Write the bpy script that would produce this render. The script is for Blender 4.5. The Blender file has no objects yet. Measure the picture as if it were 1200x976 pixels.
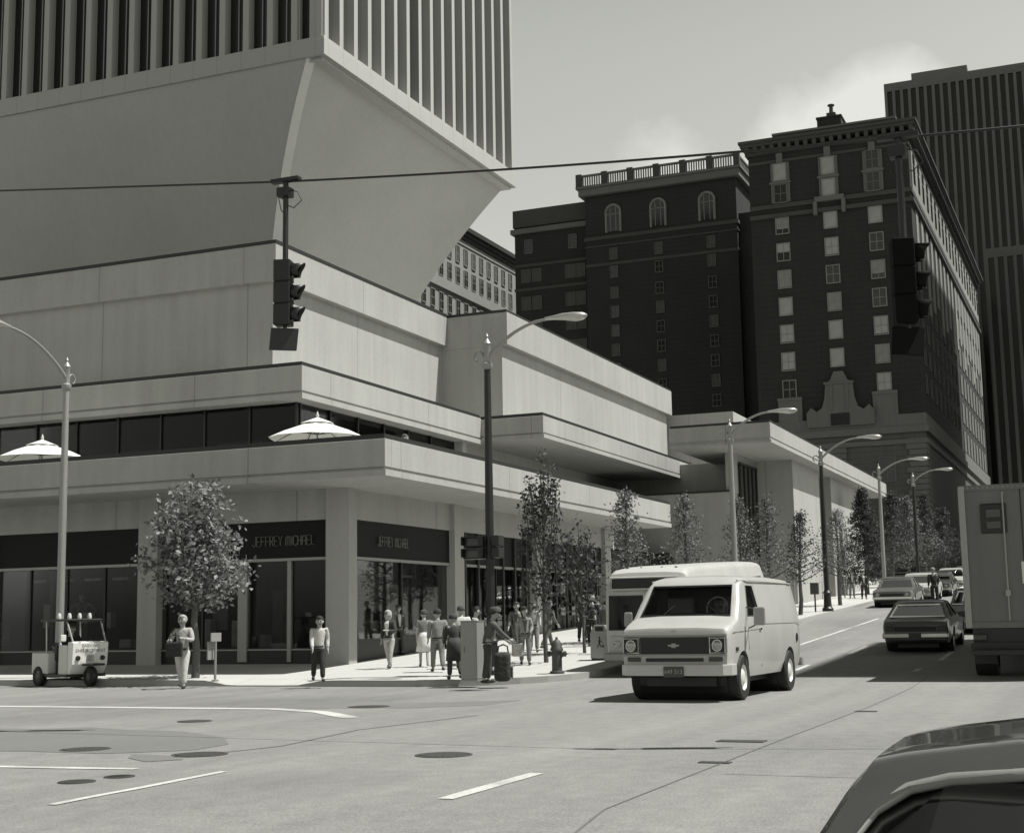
import bpy, bmesh, math, random
from mathutils import Vector, Matrix, noise
C = bpy.context.scene
col = C.collection
PI = math.pi
rnd = random.Random(7)

# ------------------------------------------------------------------ camera
YAW, PITCH, ROLL, FPX, H = 0.39925117, 0.14220076, -0.01684526, 1662.91, 1.45
FW = Vector((math.cos(YAW)*math.cos(PITCH), math.sin(YAW)*math.cos(PITCH), math.sin(PITCH)))
_r = Vector((math.sin(YAW), -math.cos(YAW), 0)); _u = _r.cross(FW)
RT = math.cos(ROLL)*_r + math.sin(ROLL)*_u
UP = -math.sin(ROLL)*_r + math.cos(ROLL)*_u
EYE = Vector((0, 0, H))
def ray(x, y): return FW + RT*((x-600)/FPX) - UP*((y-488)/FPX)
def at(x, y, axis, val):
    d = ray(x, y); t = (val-EYE[axis])/d[axis]; return EYE + d*t
def gz(X):
    if X < 8: return -.045*(9.5-X)
    if X < 11: return -.045*(11-X)**2/6
    if X < 27: return 0.
    if X < 33: return .045*(X-27)**2/12
    return .045*(X-30)
def on_ground(x, y, o=0.):
    d = ray(x, y); lo, hi = 5., 400.
    for _ in range(60):
        m = (lo+hi)/2; p = EYE + d*(m/d.x)
        if p.z > gz(m)+o: lo = m
        else: hi = m
    return EYE + d*(lo/d.x)
cam = bpy.data.objects.new('camera', bpy.data.cameras.new('camera'))
col.objects.link(cam); C.camera = cam
cam.data.sensor_width = 36; cam.data.lens = FPX/1200*36; cam.data.clip_end = 3000; cam.data.clip_start = .05
cam.matrix_world = Matrix.Translation(EYE) @ Matrix((RT, UP, -FW)).transposed().to_4x4()

# ------------------------------------------------------------------ materials
def mat(name, v, rough=.7, var=.12, scale=3., bump=0., bscale=40., metal=0., streak=0., joints=None, spec=.5, coat=0., fine=.06, stain=0., lane=0., grain=0.):
    m = bpy.data.materials.new(name); m.use_nodes = True
    nt = m.node_tree; N = nt.nodes; Lk = nt.links
    b = N['Principled BSDF']; b.inputs['Roughness'].default_value = rough; b.inputs['Metallic'].default_value = metal
    b.inputs['Specular IOR Level'].default_value = spec; b.inputs['Coat Weight'].default_value = coat
    tc = N.new('ShaderNodeTexCoord')
    def nz(sc, det=5, vec=None):
        n = N.new('ShaderNodeTexNoise'); n.inputs['Scale'].default_value = sc; n.inputs['Detail'].default_value = det
        Lk.new(vec or tc.outputs['Object'], n.inputs['Vector']); return n.outputs['Fac']
    def mth(op, a, c=None, clamp=False):
        n = N.new('ShaderNodeMath'); n.operation = op; n.use_clamp = clamp
        for i, q in enumerate((a, c)):
            if q is None: continue
            if isinstance(q, (int, float)): n.inputs[i].default_value = q
            else: Lk.new(q, n.inputs[i])
        return n.outputs[0]
    f = mth('ADD', mth('MULTIPLY', mth('SUBTRACT', nz(scale), .5), var*2), 1.)
    if fine: f = mth('ADD', f, mth('MULTIPLY', mth('SUBTRACT', nz(scale*14, 3), .5), fine*2))
    if streak:
        mp = N.new('ShaderNodeMapping'); mp.inputs['Scale'].default_value = (1.6, 1.6, .12); Lk.new(tc.outputs['Object'], mp.inputs['Vector'])
        f = mth('ADD', f, mth('MULTIPLY', mth('SUBTRACT', nz(1.5, 6, mp.outputs[0]), .5), streak*2))
    if grain: f = mth('ADD', f, mth('MULTIPLY', mth('SUBTRACT', nz(34., 2), .5), grain*2))
    if lane:
        mp = N.new('ShaderNodeMapping'); mp.inputs['Scale'].default_value = (.035, .8, 1.); Lk.new(tc.outputs['Object'], mp.inputs['Vector'])
        f = mth('ADD', f, mth('MULTIPLY', mth('SUBTRACT', nz(1.2, 4, mp.outputs[0]), .5), lane*2))
    if stain:
        s = mth('MULTIPLY', mth('SUBTRACT', nz(scale*.35, 8), .52), 5., True)
        f = mth('MULTIPLY', f, mth('SUBTRACT', 1., mth('MULTIPLY', s, stain)))
    if joints:
        sx = N.new('ShaderNodeSeparateXYZ'); Lk.new(tc.outputs['Object'], sx.inputs[0])
        for ax, per, w, off, k in joints:
            q = mth('FRACT', mth('DIVIDE', mth('ADD', sx.outputs[ax], off+1000*per), per))
            line = mth('LESS_THAN', q, w/per)
            f = mth('MULTIPLY', f, mth('SUBTRACT', 1., mth('MULTIPLY', line, k)))
    cb = N.new('ShaderNodeCombineColor')
    for i, t in enumerate((.997, 1., .94)): Lk.new(mth('MULTIPLY', f, v*t, True), cb.inputs[i])
    Lk.new(cb.outputs[0], b.inputs['Base Color'])
    if bump:
        bp = N.new('ShaderNodeBump'); bp.inputs['Strength'].default_value = bump; bp.inputs['Distance'].default_value = .02
        Lk.new(nz(bscale, 4), bp.inputs['Height']); Lk.new(bp.outputs[0], b.inputs['Normal'])
    return m
def glass(name, tint=.5, rough=.02, amount=1.):
    m = bpy.data.materials.new(name); m.use_nodes = True; nt = m.node_tree; N = nt.nodes; N.clear()
    o = N.new('ShaderNodeOutputMaterial'); mx = N.new('ShaderNodeMixShader'); t = N.new('ShaderNodeBsdfTransparent')
    g = N.new('ShaderNodeBsdfGlossy'); fr = N.new('ShaderNodeFresnel'); fr.inputs[0].default_value = 1.5
    ml = N.new('ShaderNodeMath'); ml.operation = 'MULTIPLY'; ml.inputs[1].default_value = amount
    t.inputs[0].default_value = (tint,)*3+(1,); g.inputs[0].default_value = (1, 1, 1, 1); g.inputs['Roughness'].default_value = rough
    L = nt.links; L.new(fr.outputs[0], ml.inputs[0]); L.new(ml.outputs[0], mx.inputs[0]); L.new(t.outputs[0], mx.inputs[1]); L.new(g.outputs[0], mx.inputs[2]); L.new(mx.outputs[0], o.inputs[0])
    return m
def leafmat(name, v, trans=.35):
    m = bpy.data.materials.new(name); m.use_nodes = True; nt = m.node_tree; N = nt.nodes; L = nt.links
    b = N['Principled BSDF']; b.inputs['Roughness'].default_value = .65; b.inputs['Specular IOR Level'].default_value = .3
    gi = N.new('ShaderNodeNewGeometry'); r = N.new('ShaderNodeMapRange'); r.inputs['To Min'].default_value = v*.45; r.inputs['To Max'].default_value = v*1.7
    L.new(gi.outputs['Random Per Island'], r.inputs['Value'])
    cb = N.new('ShaderNodeCombineColor'); 
    for i in range(3): L.new(r.outputs[0], cb.inputs[i])
    L.new(cb.outputs[0], b.inputs['Base Color'])
    tr = N.new('ShaderNodeBsdfTranslucent'); L.new(cb.outputs[0], tr.inputs[0]); mx = N.new('ShaderNodeMixShader'); mx.inputs[0].default_value = trans
    o = [n for n in N if n.type == 'OUTPUT_MATERIAL'][0]
    L.new(b.outputs[0], mx.inputs[1]); L.new(tr.outputs[0], mx.inputs[2]); L.new(mx.outputs[0], o.inputs[0])
    return m
M = {}
M['concrete'] = mat('pale_concrete', .365, .85, .1, .45, .15, 60, streak=.16, joints=((0, 7.2, .04, 1.3, .33), (1, 6.25, .04, 5.2, .33)), fine=.07, grain=.08, stain=.1)
M['pedestal'] = mat('pedestal_concrete', .45, .85, .09, .22, .1, 50, streak=.05, fine=.07, stain=.08)
M['tower_conc'] = mat('tower_panel', .40, .8, .05, .5, .05, 50, fine=.04, joints=((0, 1.85, .03, .3, .35), (1, 1.85, .03, .2, .35)))
M['dark_trim'] = mat('dark_trim', .018, .5)
M['black'] = mat('black_paint', .012, .45)
M['fascia_black'] = mat('black_sign_band', .012, .5, .1, spec=.15)
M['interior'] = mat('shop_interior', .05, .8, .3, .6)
M['interior_mid'] = mat('interior_mid', .22, .8, .3, 2)
M['metal_grey'] = mat('grey_metal', .3, .45, .08, 6, metal=.3)
M['alum'] = mat('aluminium', .5, .35, .05, 6, metal=.6)
M['chrome'] = mat('chrome', .7, .12, .02, 6, metal=1.)
M['road'] = mat('worn_asphalt', .215, .85, .14, .28, .5, 45, stain=.32, fine=.22, lane=.32, grain=.4)
M['patch'] = mat('asphalt_patch', .16, .85, .12, .6, .3, 60, fine=.14)
M['walk'] = mat('sidewalk_concrete', .46, .85, .08, .5, .15, 40, stain=.1, fine=.07, joints=((0, 1.5, .02, .4, .3), (1, 1.5, .02, .1, .3)))
M['kerb'] = mat('kerb_stone', .33, .85, .1, 1.5, .2, 30)
M['paint'] = mat('road_paint', .52, .8, .3, 1.4, .2, 50, stain=.55, fine=.35, grain=.3)
M['iron'] = mat('cast_iron', .075, .6, .2, 8, .4, 60, metal=.3)
M['crack'] = mat('tar_joint', .13, .8, .3, 2)
M['brick_dark'] = mat('dark_brick', .03, .9, .25, .25, .2, 8, streak=.2, fine=.25, joints=((2, .62, .09, 0, .25),))
M['brick_mid'] = mat('dark_brick_trim', .07, .9, .12, .4, .2, 8)
M['stone_dark'] = mat('weathered_stone', .15, .9, .15, .35, .25, 6, streak=.12)
M['terracotta'] = mat('pale_terracotta', .26, .85, .3, .6, .3, 4, fine=.3)
M['blind'] = mat('window_blind', .36, .8, .2, .7)
M['darkglass'] = mat('dark_window_glass', .012, .08, .1, 1, spec=.6)
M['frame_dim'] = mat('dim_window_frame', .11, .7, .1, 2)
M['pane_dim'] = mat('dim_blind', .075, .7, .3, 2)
M['frame_pale'] = mat('pale_window_frame', .24, .7, .1, 2)
M['stone_pale'] = mat('pale_stone_block', .25, .9, .1, .3, .2, 6, streak=.08, joints=((2, .8, .05, 0, .12),))
M['roof_dark'] = mat('dark_roof', .02, .8)
M['tower_dark'] = mat('bronze_rib', .14, .6, .1, .4)
M['tower_glass'] = mat('dark_tower_glass', .02, .25, .2, .5, spec=.3)
M['canvas'] = mat('white_canvas', .8, .8, .04, 3, streak=.05)
M['bark'] = mat('bark', .09, .9, .3, 8, .6, 40)
M['leaf'] = leafmat('leaf_mid', .2, .22); M['leaf_dark'] = leafmat('leaf_dark', .07, .25); M['leaf_grey'] = leafmat('leaf_grey', .16, .25)
M['signal'] = mat('signal_housing', .013, .45, .15, 8)
M['signal_shaded'] = mat('shaded_signal_housing', .006, .8, .1, 8, spec=.1)  # darker copy of signal_housing: shade on the right-hand signal put into the colour
M['lens'] = mat('signal_lens', .06, .15, .1, 8)
M['cabin'] = mat('vehicle_cabin', .11, .8, .3, 5)
M['tyre'] = mat('tyre_rubber', .018, .75, .15, 10)
M['rim'] = mat('wheel_rim', .6, .35, .15, 10)
M['rim_dark'] = mat('steel_wheel', .1, .5, .1, 10)
M['van_white'] = mat('van_paint', .45, .35, .06, 1.5, coat=.4, fine=.03, streak=.08, stain=.12)
M['bus_white'] = mat('bus_paint', .47, .4, .1, 1.2, fine=.04, streak=.12, stain=.1)
M['bus_low'] = mat('bus_panel', .42, .4, .05, 1., metal=.2)
M['car_dark'] = mat('dark_car_paint', .05, .25, .06, 2, coat=.6)
M['car_mid'] = mat('tan_car_paint', .11, .3, .06, 2, coat=.5)
M['car_light'] = mat('pale_car_paint', .5, .3, .05, 2, coat=.5)
M['car_fore'] = mat('foreground_car_paint', .06, .16, .05, 2, coat=.8)
M['truck_grey'] = mat('truck_box_paint', .13, .5, .15, .8, streak=.25, stain=.25, fine=.1)
M['plate'] = mat('licence_plate', .05, .4)
M['lamp_glass'] = mat('headlamp_glass', .34, .1, .1, 20, metal=.5)
M['amber'] = mat('turn_lamp', .05, .25)
M['white'] = mat('white_enamel', .72, .4, .06, 3)
M['offwhite'] = mat('cream_paint', .6, .5, .06, 3)
M['skin'] = mat('skin', .32, .6, .06, 12)
M['eye'] = mat('eye', .02, .3)
M['pane'] = glass('shop_glass', .7, .01, .4); M['vglass'] = glass('vehicle_glass', .8, .02, 1.2); M['fglass'] = glass('foreground_glass', .12, .02, .25); M['upper_pane'] = glass('terrace_glass', .5, .05, .3)
M['neon'] = mat('sign_tube', .13, .4)
CL = {}
def cloth(v):
    k = round(v, 2)
    if k not in CL: CL[k] = mat('cloth_%03d' % int(k*100), k, .9, .3, 9, .9, 11, fine=.15)
    return CL[k]

# ------------------------------------------------------------------ mesh builder
class MB:
    def __init__(s): s.v = []; s.f = []; s.pr = []
    def add(s, vs, fs):
        o = len(s.v); s.pr.append((o, len(vs), len(s.f), len(fs))); s.v += [Vector(v) for v in vs]; s.f += [tuple(i+o for i in f) for f in fs]; return s
    def box(s, x0, y0, z0, x1, y1, z1, rot=None, piv=None):
        x0, x1 = sorted((x0, x1)); y0, y1 = sorted((y0, y1)); z0, z1 = sorted((z0, z1))
        vs = [Vector(p) for p in ((x0,y0,z0),(x1,y0,z0),(x1,y1,z0),(x0,y1,z0),(x0,y0,z1),(x1,y0,z1),(x1,y1,z1),(x0,y1,z1))]
        if rot is not None: vs = [rot @ (v-Vector(piv)) + Vector(piv) for v in vs]
        return s.add(vs, [(3,2,1,0),(4,5,6,7),(0,1,5,4),(1,2,6,5),(2,3,7,6),(3,0,4,7)])
    def prism(s, pts, axis, a, b):
        def P(p, t):
            if axis == 0: return (t, p[0], p[1])
            if axis == 1: return (p[0], t, p[1])
            return (p[0], p[1], t)
        n = len(pts)
        return s.add([P(p, a) for p in pts]+[P(p, b) for p in pts], [tuple(range(n))[::-1], tuple(range(n, 2*n))]+[(i, (i+1) % n, n+(i+1) % n, n+i) for i in range(n)])
    def tube(s, pts, r, n=8, closed=False):
        pts = [Vector(p) for p in pts]; k = len(pts); rs = r if isinstance(r, (list, tuple)) else [r]*k
        vs = []; ref = None
        for i, p in enumerate(pts):
            a = pts[(i-1) % k] if (i or closed) else p; b = pts[(i+1) % k] if (i < k-1 or closed) else p
            t = (b-a).normalized()
            if ref is None: ref = t.orthogonal().normalized()
            ref = (ref - t*ref.dot(t)); ref = ref.normalized() if ref.length > 1e-6 else t.orthogonal().normalized()
            bi = t.cross(ref)
            for j in range(n):
                q = 2*PI*j/n; vs.append(p + (ref*math.cos(q)+bi*math.sin(q))*rs[i])
        fs = []
        for i in range(k if closed else k-1):
            for j in range(n):
                a, b = i*n, ((i+1) % k)*n
                fs.append((a+j, a+(j+1) % n, b+(j+1) % n, b+j))
        if not closed: fs += [tuple(range(n))[::-1], tuple((k-1)*n+j for j in range(n))]
        return s.add(vs, fs)
    def lathe(s, prof, cen=(0,0,0), n=16, axis=2, caps=True):
        vs = []; cen = Vector(cen)
        for r, z in prof:
            for j in range(n):
                q = 2*PI*j/n; a, b = r*math.cos(q), r*math.sin(q)
                vs.append(cen + Vector({2: (a, b, z), 1: (b, z, a), 0: (z, a, b)}[axis]))
        fs = [(i*n+j, i*n+(j+1) % n, (i+1)*n+(j+1) % n, (i+1)*n+j) for i in range(len(prof)-1) for j in range(n)]
        if caps: fs += [tuple(range(n))[::-1], tuple((len(prof)-1)*n+j for j in range(n))]
        return s.add(vs, fs)
    def ell(s, c, r, n=12, m=8, rot=None):
        vs = []; c = Vector(c)
        for i in range(m+1):
            t = PI*i/m
            for j in range(n):
                q = 2*PI*j/n; p = Vector((r[0]*math.sin(t)*math.cos(q), r[1]*math.sin(t)*math.sin(q), r[2]*math.cos(t)))
                vs.append(c + (rot @ p if rot else p))
        return s.add(vs, [(i*n+j, (i+1)*n+j, (i+1)*n+(j+1) % n, i*n+(j+1) % n) for i in range(m) for j in range(n)])
    def each(s, name, m, parent=None, world=True, **k):
        for (v0, nv, f0, nf) in s.pr:
            q = MB(); q.v = s.v[v0:v0+nv]; q.f = [tuple(i-v0 for i in f) for f in s.f[f0:f0+nf]]; q.build(name, m, parent, world, **k)
    def sheet(s, pts):
        return s.add(pts, [tuple(range(len(pts)))])
    def build(s, name, m, parent=None, world=True, smooth=False, bevel=0, seg=2):
        me = bpy.data.meshes.new(name)
        off = parent_loc(parent) if (parent and world) else Vector((0,0,0))
        me.from_pydata([tuple(v-off) for v in s.v], [], s.f)
        return link(name, me, m, parent, smooth, bevel, seg)
def parent_loc(p):
    o = Vector((0,0,0))
    while p: o = o + p.location; p = p.parent
    return o
def link(name, me, m, parent=None, smooth=False, bevel=0, seg=2, recalc=True):
    if recalc:
        bm = bmesh.new(); bm.from_mesh(me); bmesh.ops.recalc_face_normals(bm, faces=bm.faces); bm.to_mesh(me); bm.free()
    if m and not me.materials: me.materials.append(m)
    if smooth:
        me.polygons.foreach_set('use_smooth', [True]*len(me.polygons)); me.set_sharp_from_angle(angle=math.radians(smooth if smooth > 1 else 40))
    o = bpy.data.objects.new(name, me); col.objects.link(o)
    if parent: o.parent = parent
    if bevel:
        b = o.modifiers.new('bevel', 'BEVEL'); b.width = bevel; b.segments = seg; b.limit_method = 'ANGLE'; b.angle_limit = math.radians(50)
    return o
def tag(o, label, cat, group=None):
    o['label'] = label; o['category'] = cat
    if group: o['group'] = group
    return o
def thing(name, label, cat, loc=(0,0,0), rz=0, group=None):
    o = bpy.data.objects.new(name, None); col.objects.link(o); o.location = loc; o.rotation_euler = (0,0,rz); o.empty_display_size = .2
    return tag(o, label, cat, group)
def struct(o): o['kind'] = 'structure'; return o
def copy_tree(o, parent=None):
    c = o.copy(); col.objects.link(c)
    if parent: c.parent = parent
    for ch in list(o.children): copy_tree(ch, c)
    return c
def text_mesh(s, size, depth=.008, spacing=1.):
    cu = bpy.data.curves.new('lettering', 'FONT'); cu.body = s; cu.size = size; cu.extrude = depth; cu.align_x = 'CENTER'; cu.align_y = 'CENTER'; cu.space_character = spacing; cu.resolution_u = 3
    o = bpy.data.objects.new('lettering', cu); col.objects.link(o); bpy.context.view_layer.update()
    me = bpy.data.meshes.new_from_object(o.evaluated_get(bpy.context.evaluated_depsgraph_get()))
    bpy.data.objects.remove(o); return me
def place_text(s, size, name, m, parent, loc, right, up, depth=.008, spacing=1.):
    me = text_mesh(s, size, depth, spacing); r = Vector(right).normalized(); u = Vector(up).normalized(); n = r.cross(u)
    T = Matrix((r, u, n)).transposed().to_4x4(); me.transform(Matrix.Translation(Vector(loc)) @ T)
    return link(name, me, m, parent)

# ------------------------------------------------------------------ sky and sun
SUN_EL, SUN_AZ = math.radians(62), math.radians(-72)       # angle from +X, counter-clockwise
w = bpy.data.worlds.new('World'); C.world = w; w.use_nodes = True
nt = w.node_tree; N = nt.nodes; L = nt.links
bg = N['Background']
sky = N.new('ShaderNodeTexSky'); sky.sky_type = 'NISHITA'; sky.sun_disc = False; sky.sun_elevation = SUN_EL; sky.sun_rotation = PI/2-SUN_AZ
sky.air_density = 1.; sky.dust_density = 2.5; sky.ozone_density = 1.
bw = N.new('ShaderNodeRGBToBW'); L.new(sky.outputs[0], bw.inputs[0])
tc = N.new('ShaderNodeTexCoord')
n1 = N.new('ShaderNodeTexNoise'); n1.inputs['Scale'].default_value = 9.; n1.inputs['Detail'].default_value = 10; n1.inputs['Roughness'].default_value = .58
L.new(tc.outputs['Generated'], n1.inputs['Vector'])
def wm(op, a, b=None, clamp=False):
    n = N.new('ShaderNodeMath'); n.operation = op; n.use_clamp = clamp
    for i, q in enumerate((a, b)):
        if q is None: continue
        if isinstance(q, (int, float)): n.inputs[i].default_value = q
        else: L.new(q, n.inputs[i])
    return n.outputs[0]
def bank(px, py, rad, soft):
    d = ray(px, py).normalized(); n = N.new('ShaderNodeVectorMath'); n.operation = 'DISTANCE'
    L.new(tc.outputs['Generated'], n.inputs[0]); n.inputs[1].default_value = d
    return wm('DIVIDE', wm('SUBTRACT', rad, n.outputs['Value']), soft)
nn = wm('MULTIPLY', wm('SUBTRACT', n1.outputs['Fac'], .5), 3.6)
b1 = wm('ADD', bank(1010, 230, .1, .022), nn, True)
b2 = wm('ADD', bank(800, 265, .07, .03), nn, True)
b3 = wm('ADD', bank(1180, 160, .045, .03), nn, True)
b4 = wm('MULTIPLY', wm('ADD', bank(1900, 300, .3, .1), nn, True), .8)
cl = wm('MAXIMUM', wm('MAXIMUM', b1, wm('MULTIPLY', b2, .8)), wm('MAXIMUM', b3, b4))
SKYV = 8.2
sepv = N.new('ShaderNodeSeparateXYZ'); L.new(tc.outputs['Generated'], sepv.inputs[0])
zr = N.new('ShaderNodeMapRange'); zr.interpolation_type = 'SMOOTHSTEP'
for i_, v_ in enumerate((.36, .72, 2.15, .28)): zr.inputs[i_+1].default_value = v_
L.new(sepv.outputs[2], zr.inputs[0])
skyv = wm('MULTIPLY', bw.outputs[0], zr.outputs[0])
mixn = N.new('ShaderNodeMix'); mixn.data_type = 'FLOAT'; L.new(cl, mixn.inputs[0]); L.new(skyv, mixn.inputs[2]); mixn.inputs[3].default_value = SKYV
cb = N.new('ShaderNodeCombineColor')
for i, t in enumerate((.985, 1., .93)): L.new(wm('MULTIPLY', mixn.outputs[0], t), cb.inputs[i])
L.new(cb.outputs[0], bg.inputs[0]); bg.inputs[1].default_value = .08
sl = bpy.data.lights.new('sun', 'SUN'); sl.energy = 5.0; sl.angle = math.radians(.5); sl.color = (1, .995, .965)
so = bpy.data.objects.new('sun', sl); col.objects.link(so)
sd = Vector((math.cos(SUN_EL)*math.cos(SUN_AZ), math.cos(SUN_EL)*math.sin(SUN_AZ), math.sin(SUN_EL)))
so.rotation_euler = (-sd).to_track_quat('-Z', 'Y').to_euler(); so.location = sd*200
C.view_settings.view_transform = 'Standard'; C.view_settings.look = 'None'; C.view_settings.exposure = 0.27; C.view_settings.gamma = 1

# ------------------------------------------------------------------ ground
def strip(xs, ys_of, z_of):
    mb = MB(); k = len(ys_of(xs[0]))
    for X in xs:
        for Y in ys_of(X): mb.v.append(Vector((X, Y, z_of(X, Y))))
    for i in range(len(xs)-1):
        for j in range(k-1): mb.f.append((i*k+j, (i+1)*k+j, (i+1)*k+j+1, i*k+j+1))
    return mb
xs = [-300, -100, -30, 0, 4, 8, 8.75, 9.5, 10.25, 11, 15, 20, 24, 27, 28, 29, 30, 31, 32, 33, 40, 60, 100, 160, 260, 420, 900, 1500]
struct(strip(xs, lambda X: [-900, -300, -60, -14, 0, 12, 40, 100, 300, 900], lambda X, Y: gz(min(X, 420))).build('road', M['road']))
KX, KY, KR = 28.7, 11.4, 3.6
def edge(X):
    if X >= KX+KR: return KY
    return KY+KR-math.sqrt(max(0, KR**2-(X-KX-KR)**2))
def sm(t): t = max(0., min(1., t)); return t*t*(3-2*t)
def walk_h(X, Y):
    r1 = sm(1-(abs(Y-18.55)-.9)/.8)*sm(1-(X-KX)/1.3)
    return gz(X)+.14*(1-.85*r1)
wx = [KX+KR*(1-math.cos(a*PI/2/8)) for a in range(9)]+[33, 34, 36, 40, 46, 52, 60, 70, 85, 105, 118]
VY = [0, .15, .3, .6, 1, 1.5, 2, 2.5, 3, 3.5, 4, 4.5, 5, 5.5, 6, 6.5, 7, 7.5, 8, 9, 10, 12, 16, 22, 40, 110]
ww = MB()
sw = strip(wx, lambda X: [edge(X)+.15+v for v in VY], walk_h)
struct(sw.build('sidewalk', M['walk']))
kb = MB()      # kerb: stone edge with a face
out = [(KX, 135)]+[(KX, y) for y in (60, 40, 30, 26, 24, 22, 21, 20.5, 20, 19.5, 19, 18.5, 18, 17.5, 17, 16.5, 16)]+[(X, edge(X)) for X in wx]
inn = [(KX+.15, y) for _, y in out[:18]]+[(max(X, KX+.15) if i == 0 else X+.15*math.cos(min(1, i/8)*PI/2), edge(X)+.15*math.sin(min(1, i/8)*PI/2)) for i, X in enumerate(wx)]
for i in range(len(out)-1):
    a, b, c, d = out[i], out[i+1], inn[i+1], inn[i]
    ha, hb = walk_h(*a)+.003, walk_h(*b)+.003; hd, hc = walk_h(*d)+.003, walk_h(*c)+.003
    kb.add([(a[0], a[1], gz(a[0])-.1), (b[0], b[1], gz(b[0])-.1), (b[0], b[1], hb), (a[0], a[1], ha), (c[0], c[1], hc), (d[0], d[1], hd)], [(0,1,2,3), (3,2,4,5)])
struct(kb.build('kerb', M['kerb']))
# far block across the next street (hotel block)
s2 = strip([148, 160, 200, 260, 420], lambda X: [11.4, 14, 20, 60, 200], lambda X, Y: gz(X)+.14)
struct(s2.build('sidewalk', M['walk']))

def ribbon(pts, wdt, m, name='road_marking', h=.006):
    mb = MB(); P = [Vector((p[0], p[1], 0)) for p in pts]
    Q = []
    for i in range(len(P)-1):
        for k in range(8 if i < len(P)-2 else 9): Q.append(P[i].lerp(P[i+1], k/8))
    for i, p in enumerate(Q):
        t = (Q[min(i+1, len(Q)-1)]-Q[max(i-1, 0)]).normalized(); n = Vector((-t.y, t.x, 0))
        wv = wdt/2*(1+.12*noise.noise(p*1.7))
        for sgn in (-1, 1):
            q = p+n*wv*sgn; mb.v.append(Vector((q.x, q.y, gz(q.x)+h)))
    mb.f += [(2*i, 2*i+1, 2*i+3, 2*i+2) for i in range(len(Q)-1)]
    return struct(mb.build(name, m))
G = lambda x, y: on_ground(x, y)
def xline(p, q, wdt):
    a, b = G(*p), G(*q); y = (a.y+b.y)/2
    ribbon([(a.x, y), (b.x, y)], wdt, M['paint'])
ribbon([G(-60, 827), G(50, 828), G(200, 829.5), G(320, 830.5), G(375, 834), G(412, 841)], .3, M['paint'])
ribbon([G(-60, 897), G(60, 899.5), G(160, 901)], .15, M['paint'])
ribbon([G(60, 943), G(160, 924), G(262, 904)], .1, M['paint'])
xline((518, 936), (633, 906), .15)
for p, q in (((929, 785.5), (951, 779)), ((992, 766), (1019, 757)), ((1098, 773.5), (1119, 764)), ((1069, 787), (1081, 783.3))): xline(p, q, .13)
xline((920, 756), (1042, 724.5), .12)
ribbon([(13, -12), (13, -4), (13.2, 3.5)], .02, M['crack'], 'pavement_joint')
a, b = G(706, 948), G(1016, 829)
ribbon([(5, 2.9), (a.x, a.y-.02), ((a.x+b.x)/2, (a.y+b.y)/2+.02), (b.x, b.y), (32, 3.9)], .02, M['crack'], 'pavement_joint', .005)
ribbon([G(240, 884), G(330, 874), G(420, 855), G(560, 838)], .05, M['crack'], 'pavement_joint', .004)
pt = MB(); pts = [G(x, y) for x, y in ((-80, 853), (40, 854), (105, 852), (150, 855), (215, 857), (262, 864), (268, 872), (225, 879), (120, 883), (30, 880), (-80, 880))]
pt.sheet([(p.x, p.y, gz(p.x)+.004) for p in pts]); struct(pt.build('asphalt_patch', M['patch']))
pt = MB(); pts = [G(x, y) for x, y in ((155, 884), (200, 885.5), (215, 890), (170, 892.5), (150, 888))]
pt.sheet([(p.x, p.y, gz(p.x)+.005) for p in pts]); struct(pt.build('asphalt_patch', M['patch']))
pt = MB(); pts = [G(x, y) for x, y in ((262, 829.2), (300, 821), (500, 823), (612, 820), (570, 826), (480, 829.5), (380, 829.5))]
pt.sheet([(p.x, p.y, gz(p.x)+.003) for p in pts]); struct(pt.build('asphalt_patch', mat('tyre_worn_asphalt', .17, .85, .2, .6, .3, 60, fine=.14)))
def manhole(x, y, r, label):
    p = G(x, y); r *= .88; m = thing('manhole_cover', label, 'manhole cover', (p.x, p.y, gz(p.x)))
    MB().lathe([(r, 0), (r, .008), (r*.9, .01), (r*.88, .006), (r*.02, .006)], n=28).build('ring', M['iron'], m, False)
    g = MB()
    for i in range(-4, 5):
        yy = i*r*.18; xx = math.sqrt(max(0, (r*.84)**2-yy*yy)); g.box(-xx, yy-.02, .006, xx, yy+.02, .0105)
    g.build('tread', M['iron'], m, False)
manhole(520, 884.5, .36, 'round iron manhole cover in the middle of the crossing, nearest the white lane dash')
manhole(234, 884, .36, 'dark round manhole cover at the right tip of the large asphalt patch')
manhole(432, 828, .42, 'manhole cover beside the bent end of the white stop line')
manhole(228, 845, .3, 'narrow manhole cover between the stop line and the asphalt patch')
manhole(100, 878, .34, 'manhole cover set into the dark asphalt patch on the left')
manhole(90, 916, .2, 'small iron cover below the short white line at lower left')
manhole(140, 910, .17, 'smallest iron valve cover right under the short white line')
for x, y, r, lab in ((869, 868.5, .28, 'flat iron plate on the pavement crack below the white van'), (838, 893.5, .16, 'small iron valve lid on the diagonal pavement joint'), (1015, 833.5, .16, 'little dark valve lid in the road right of the van')):
    p = G(x, y); tag(MB().box(p.x-r*.45, p.y-r, gz(p.x), p.x+r*.45, p.y+r, gz(p.x)+.01).build('utility_cover', M['iron']), lab, 'utility cover')


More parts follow.
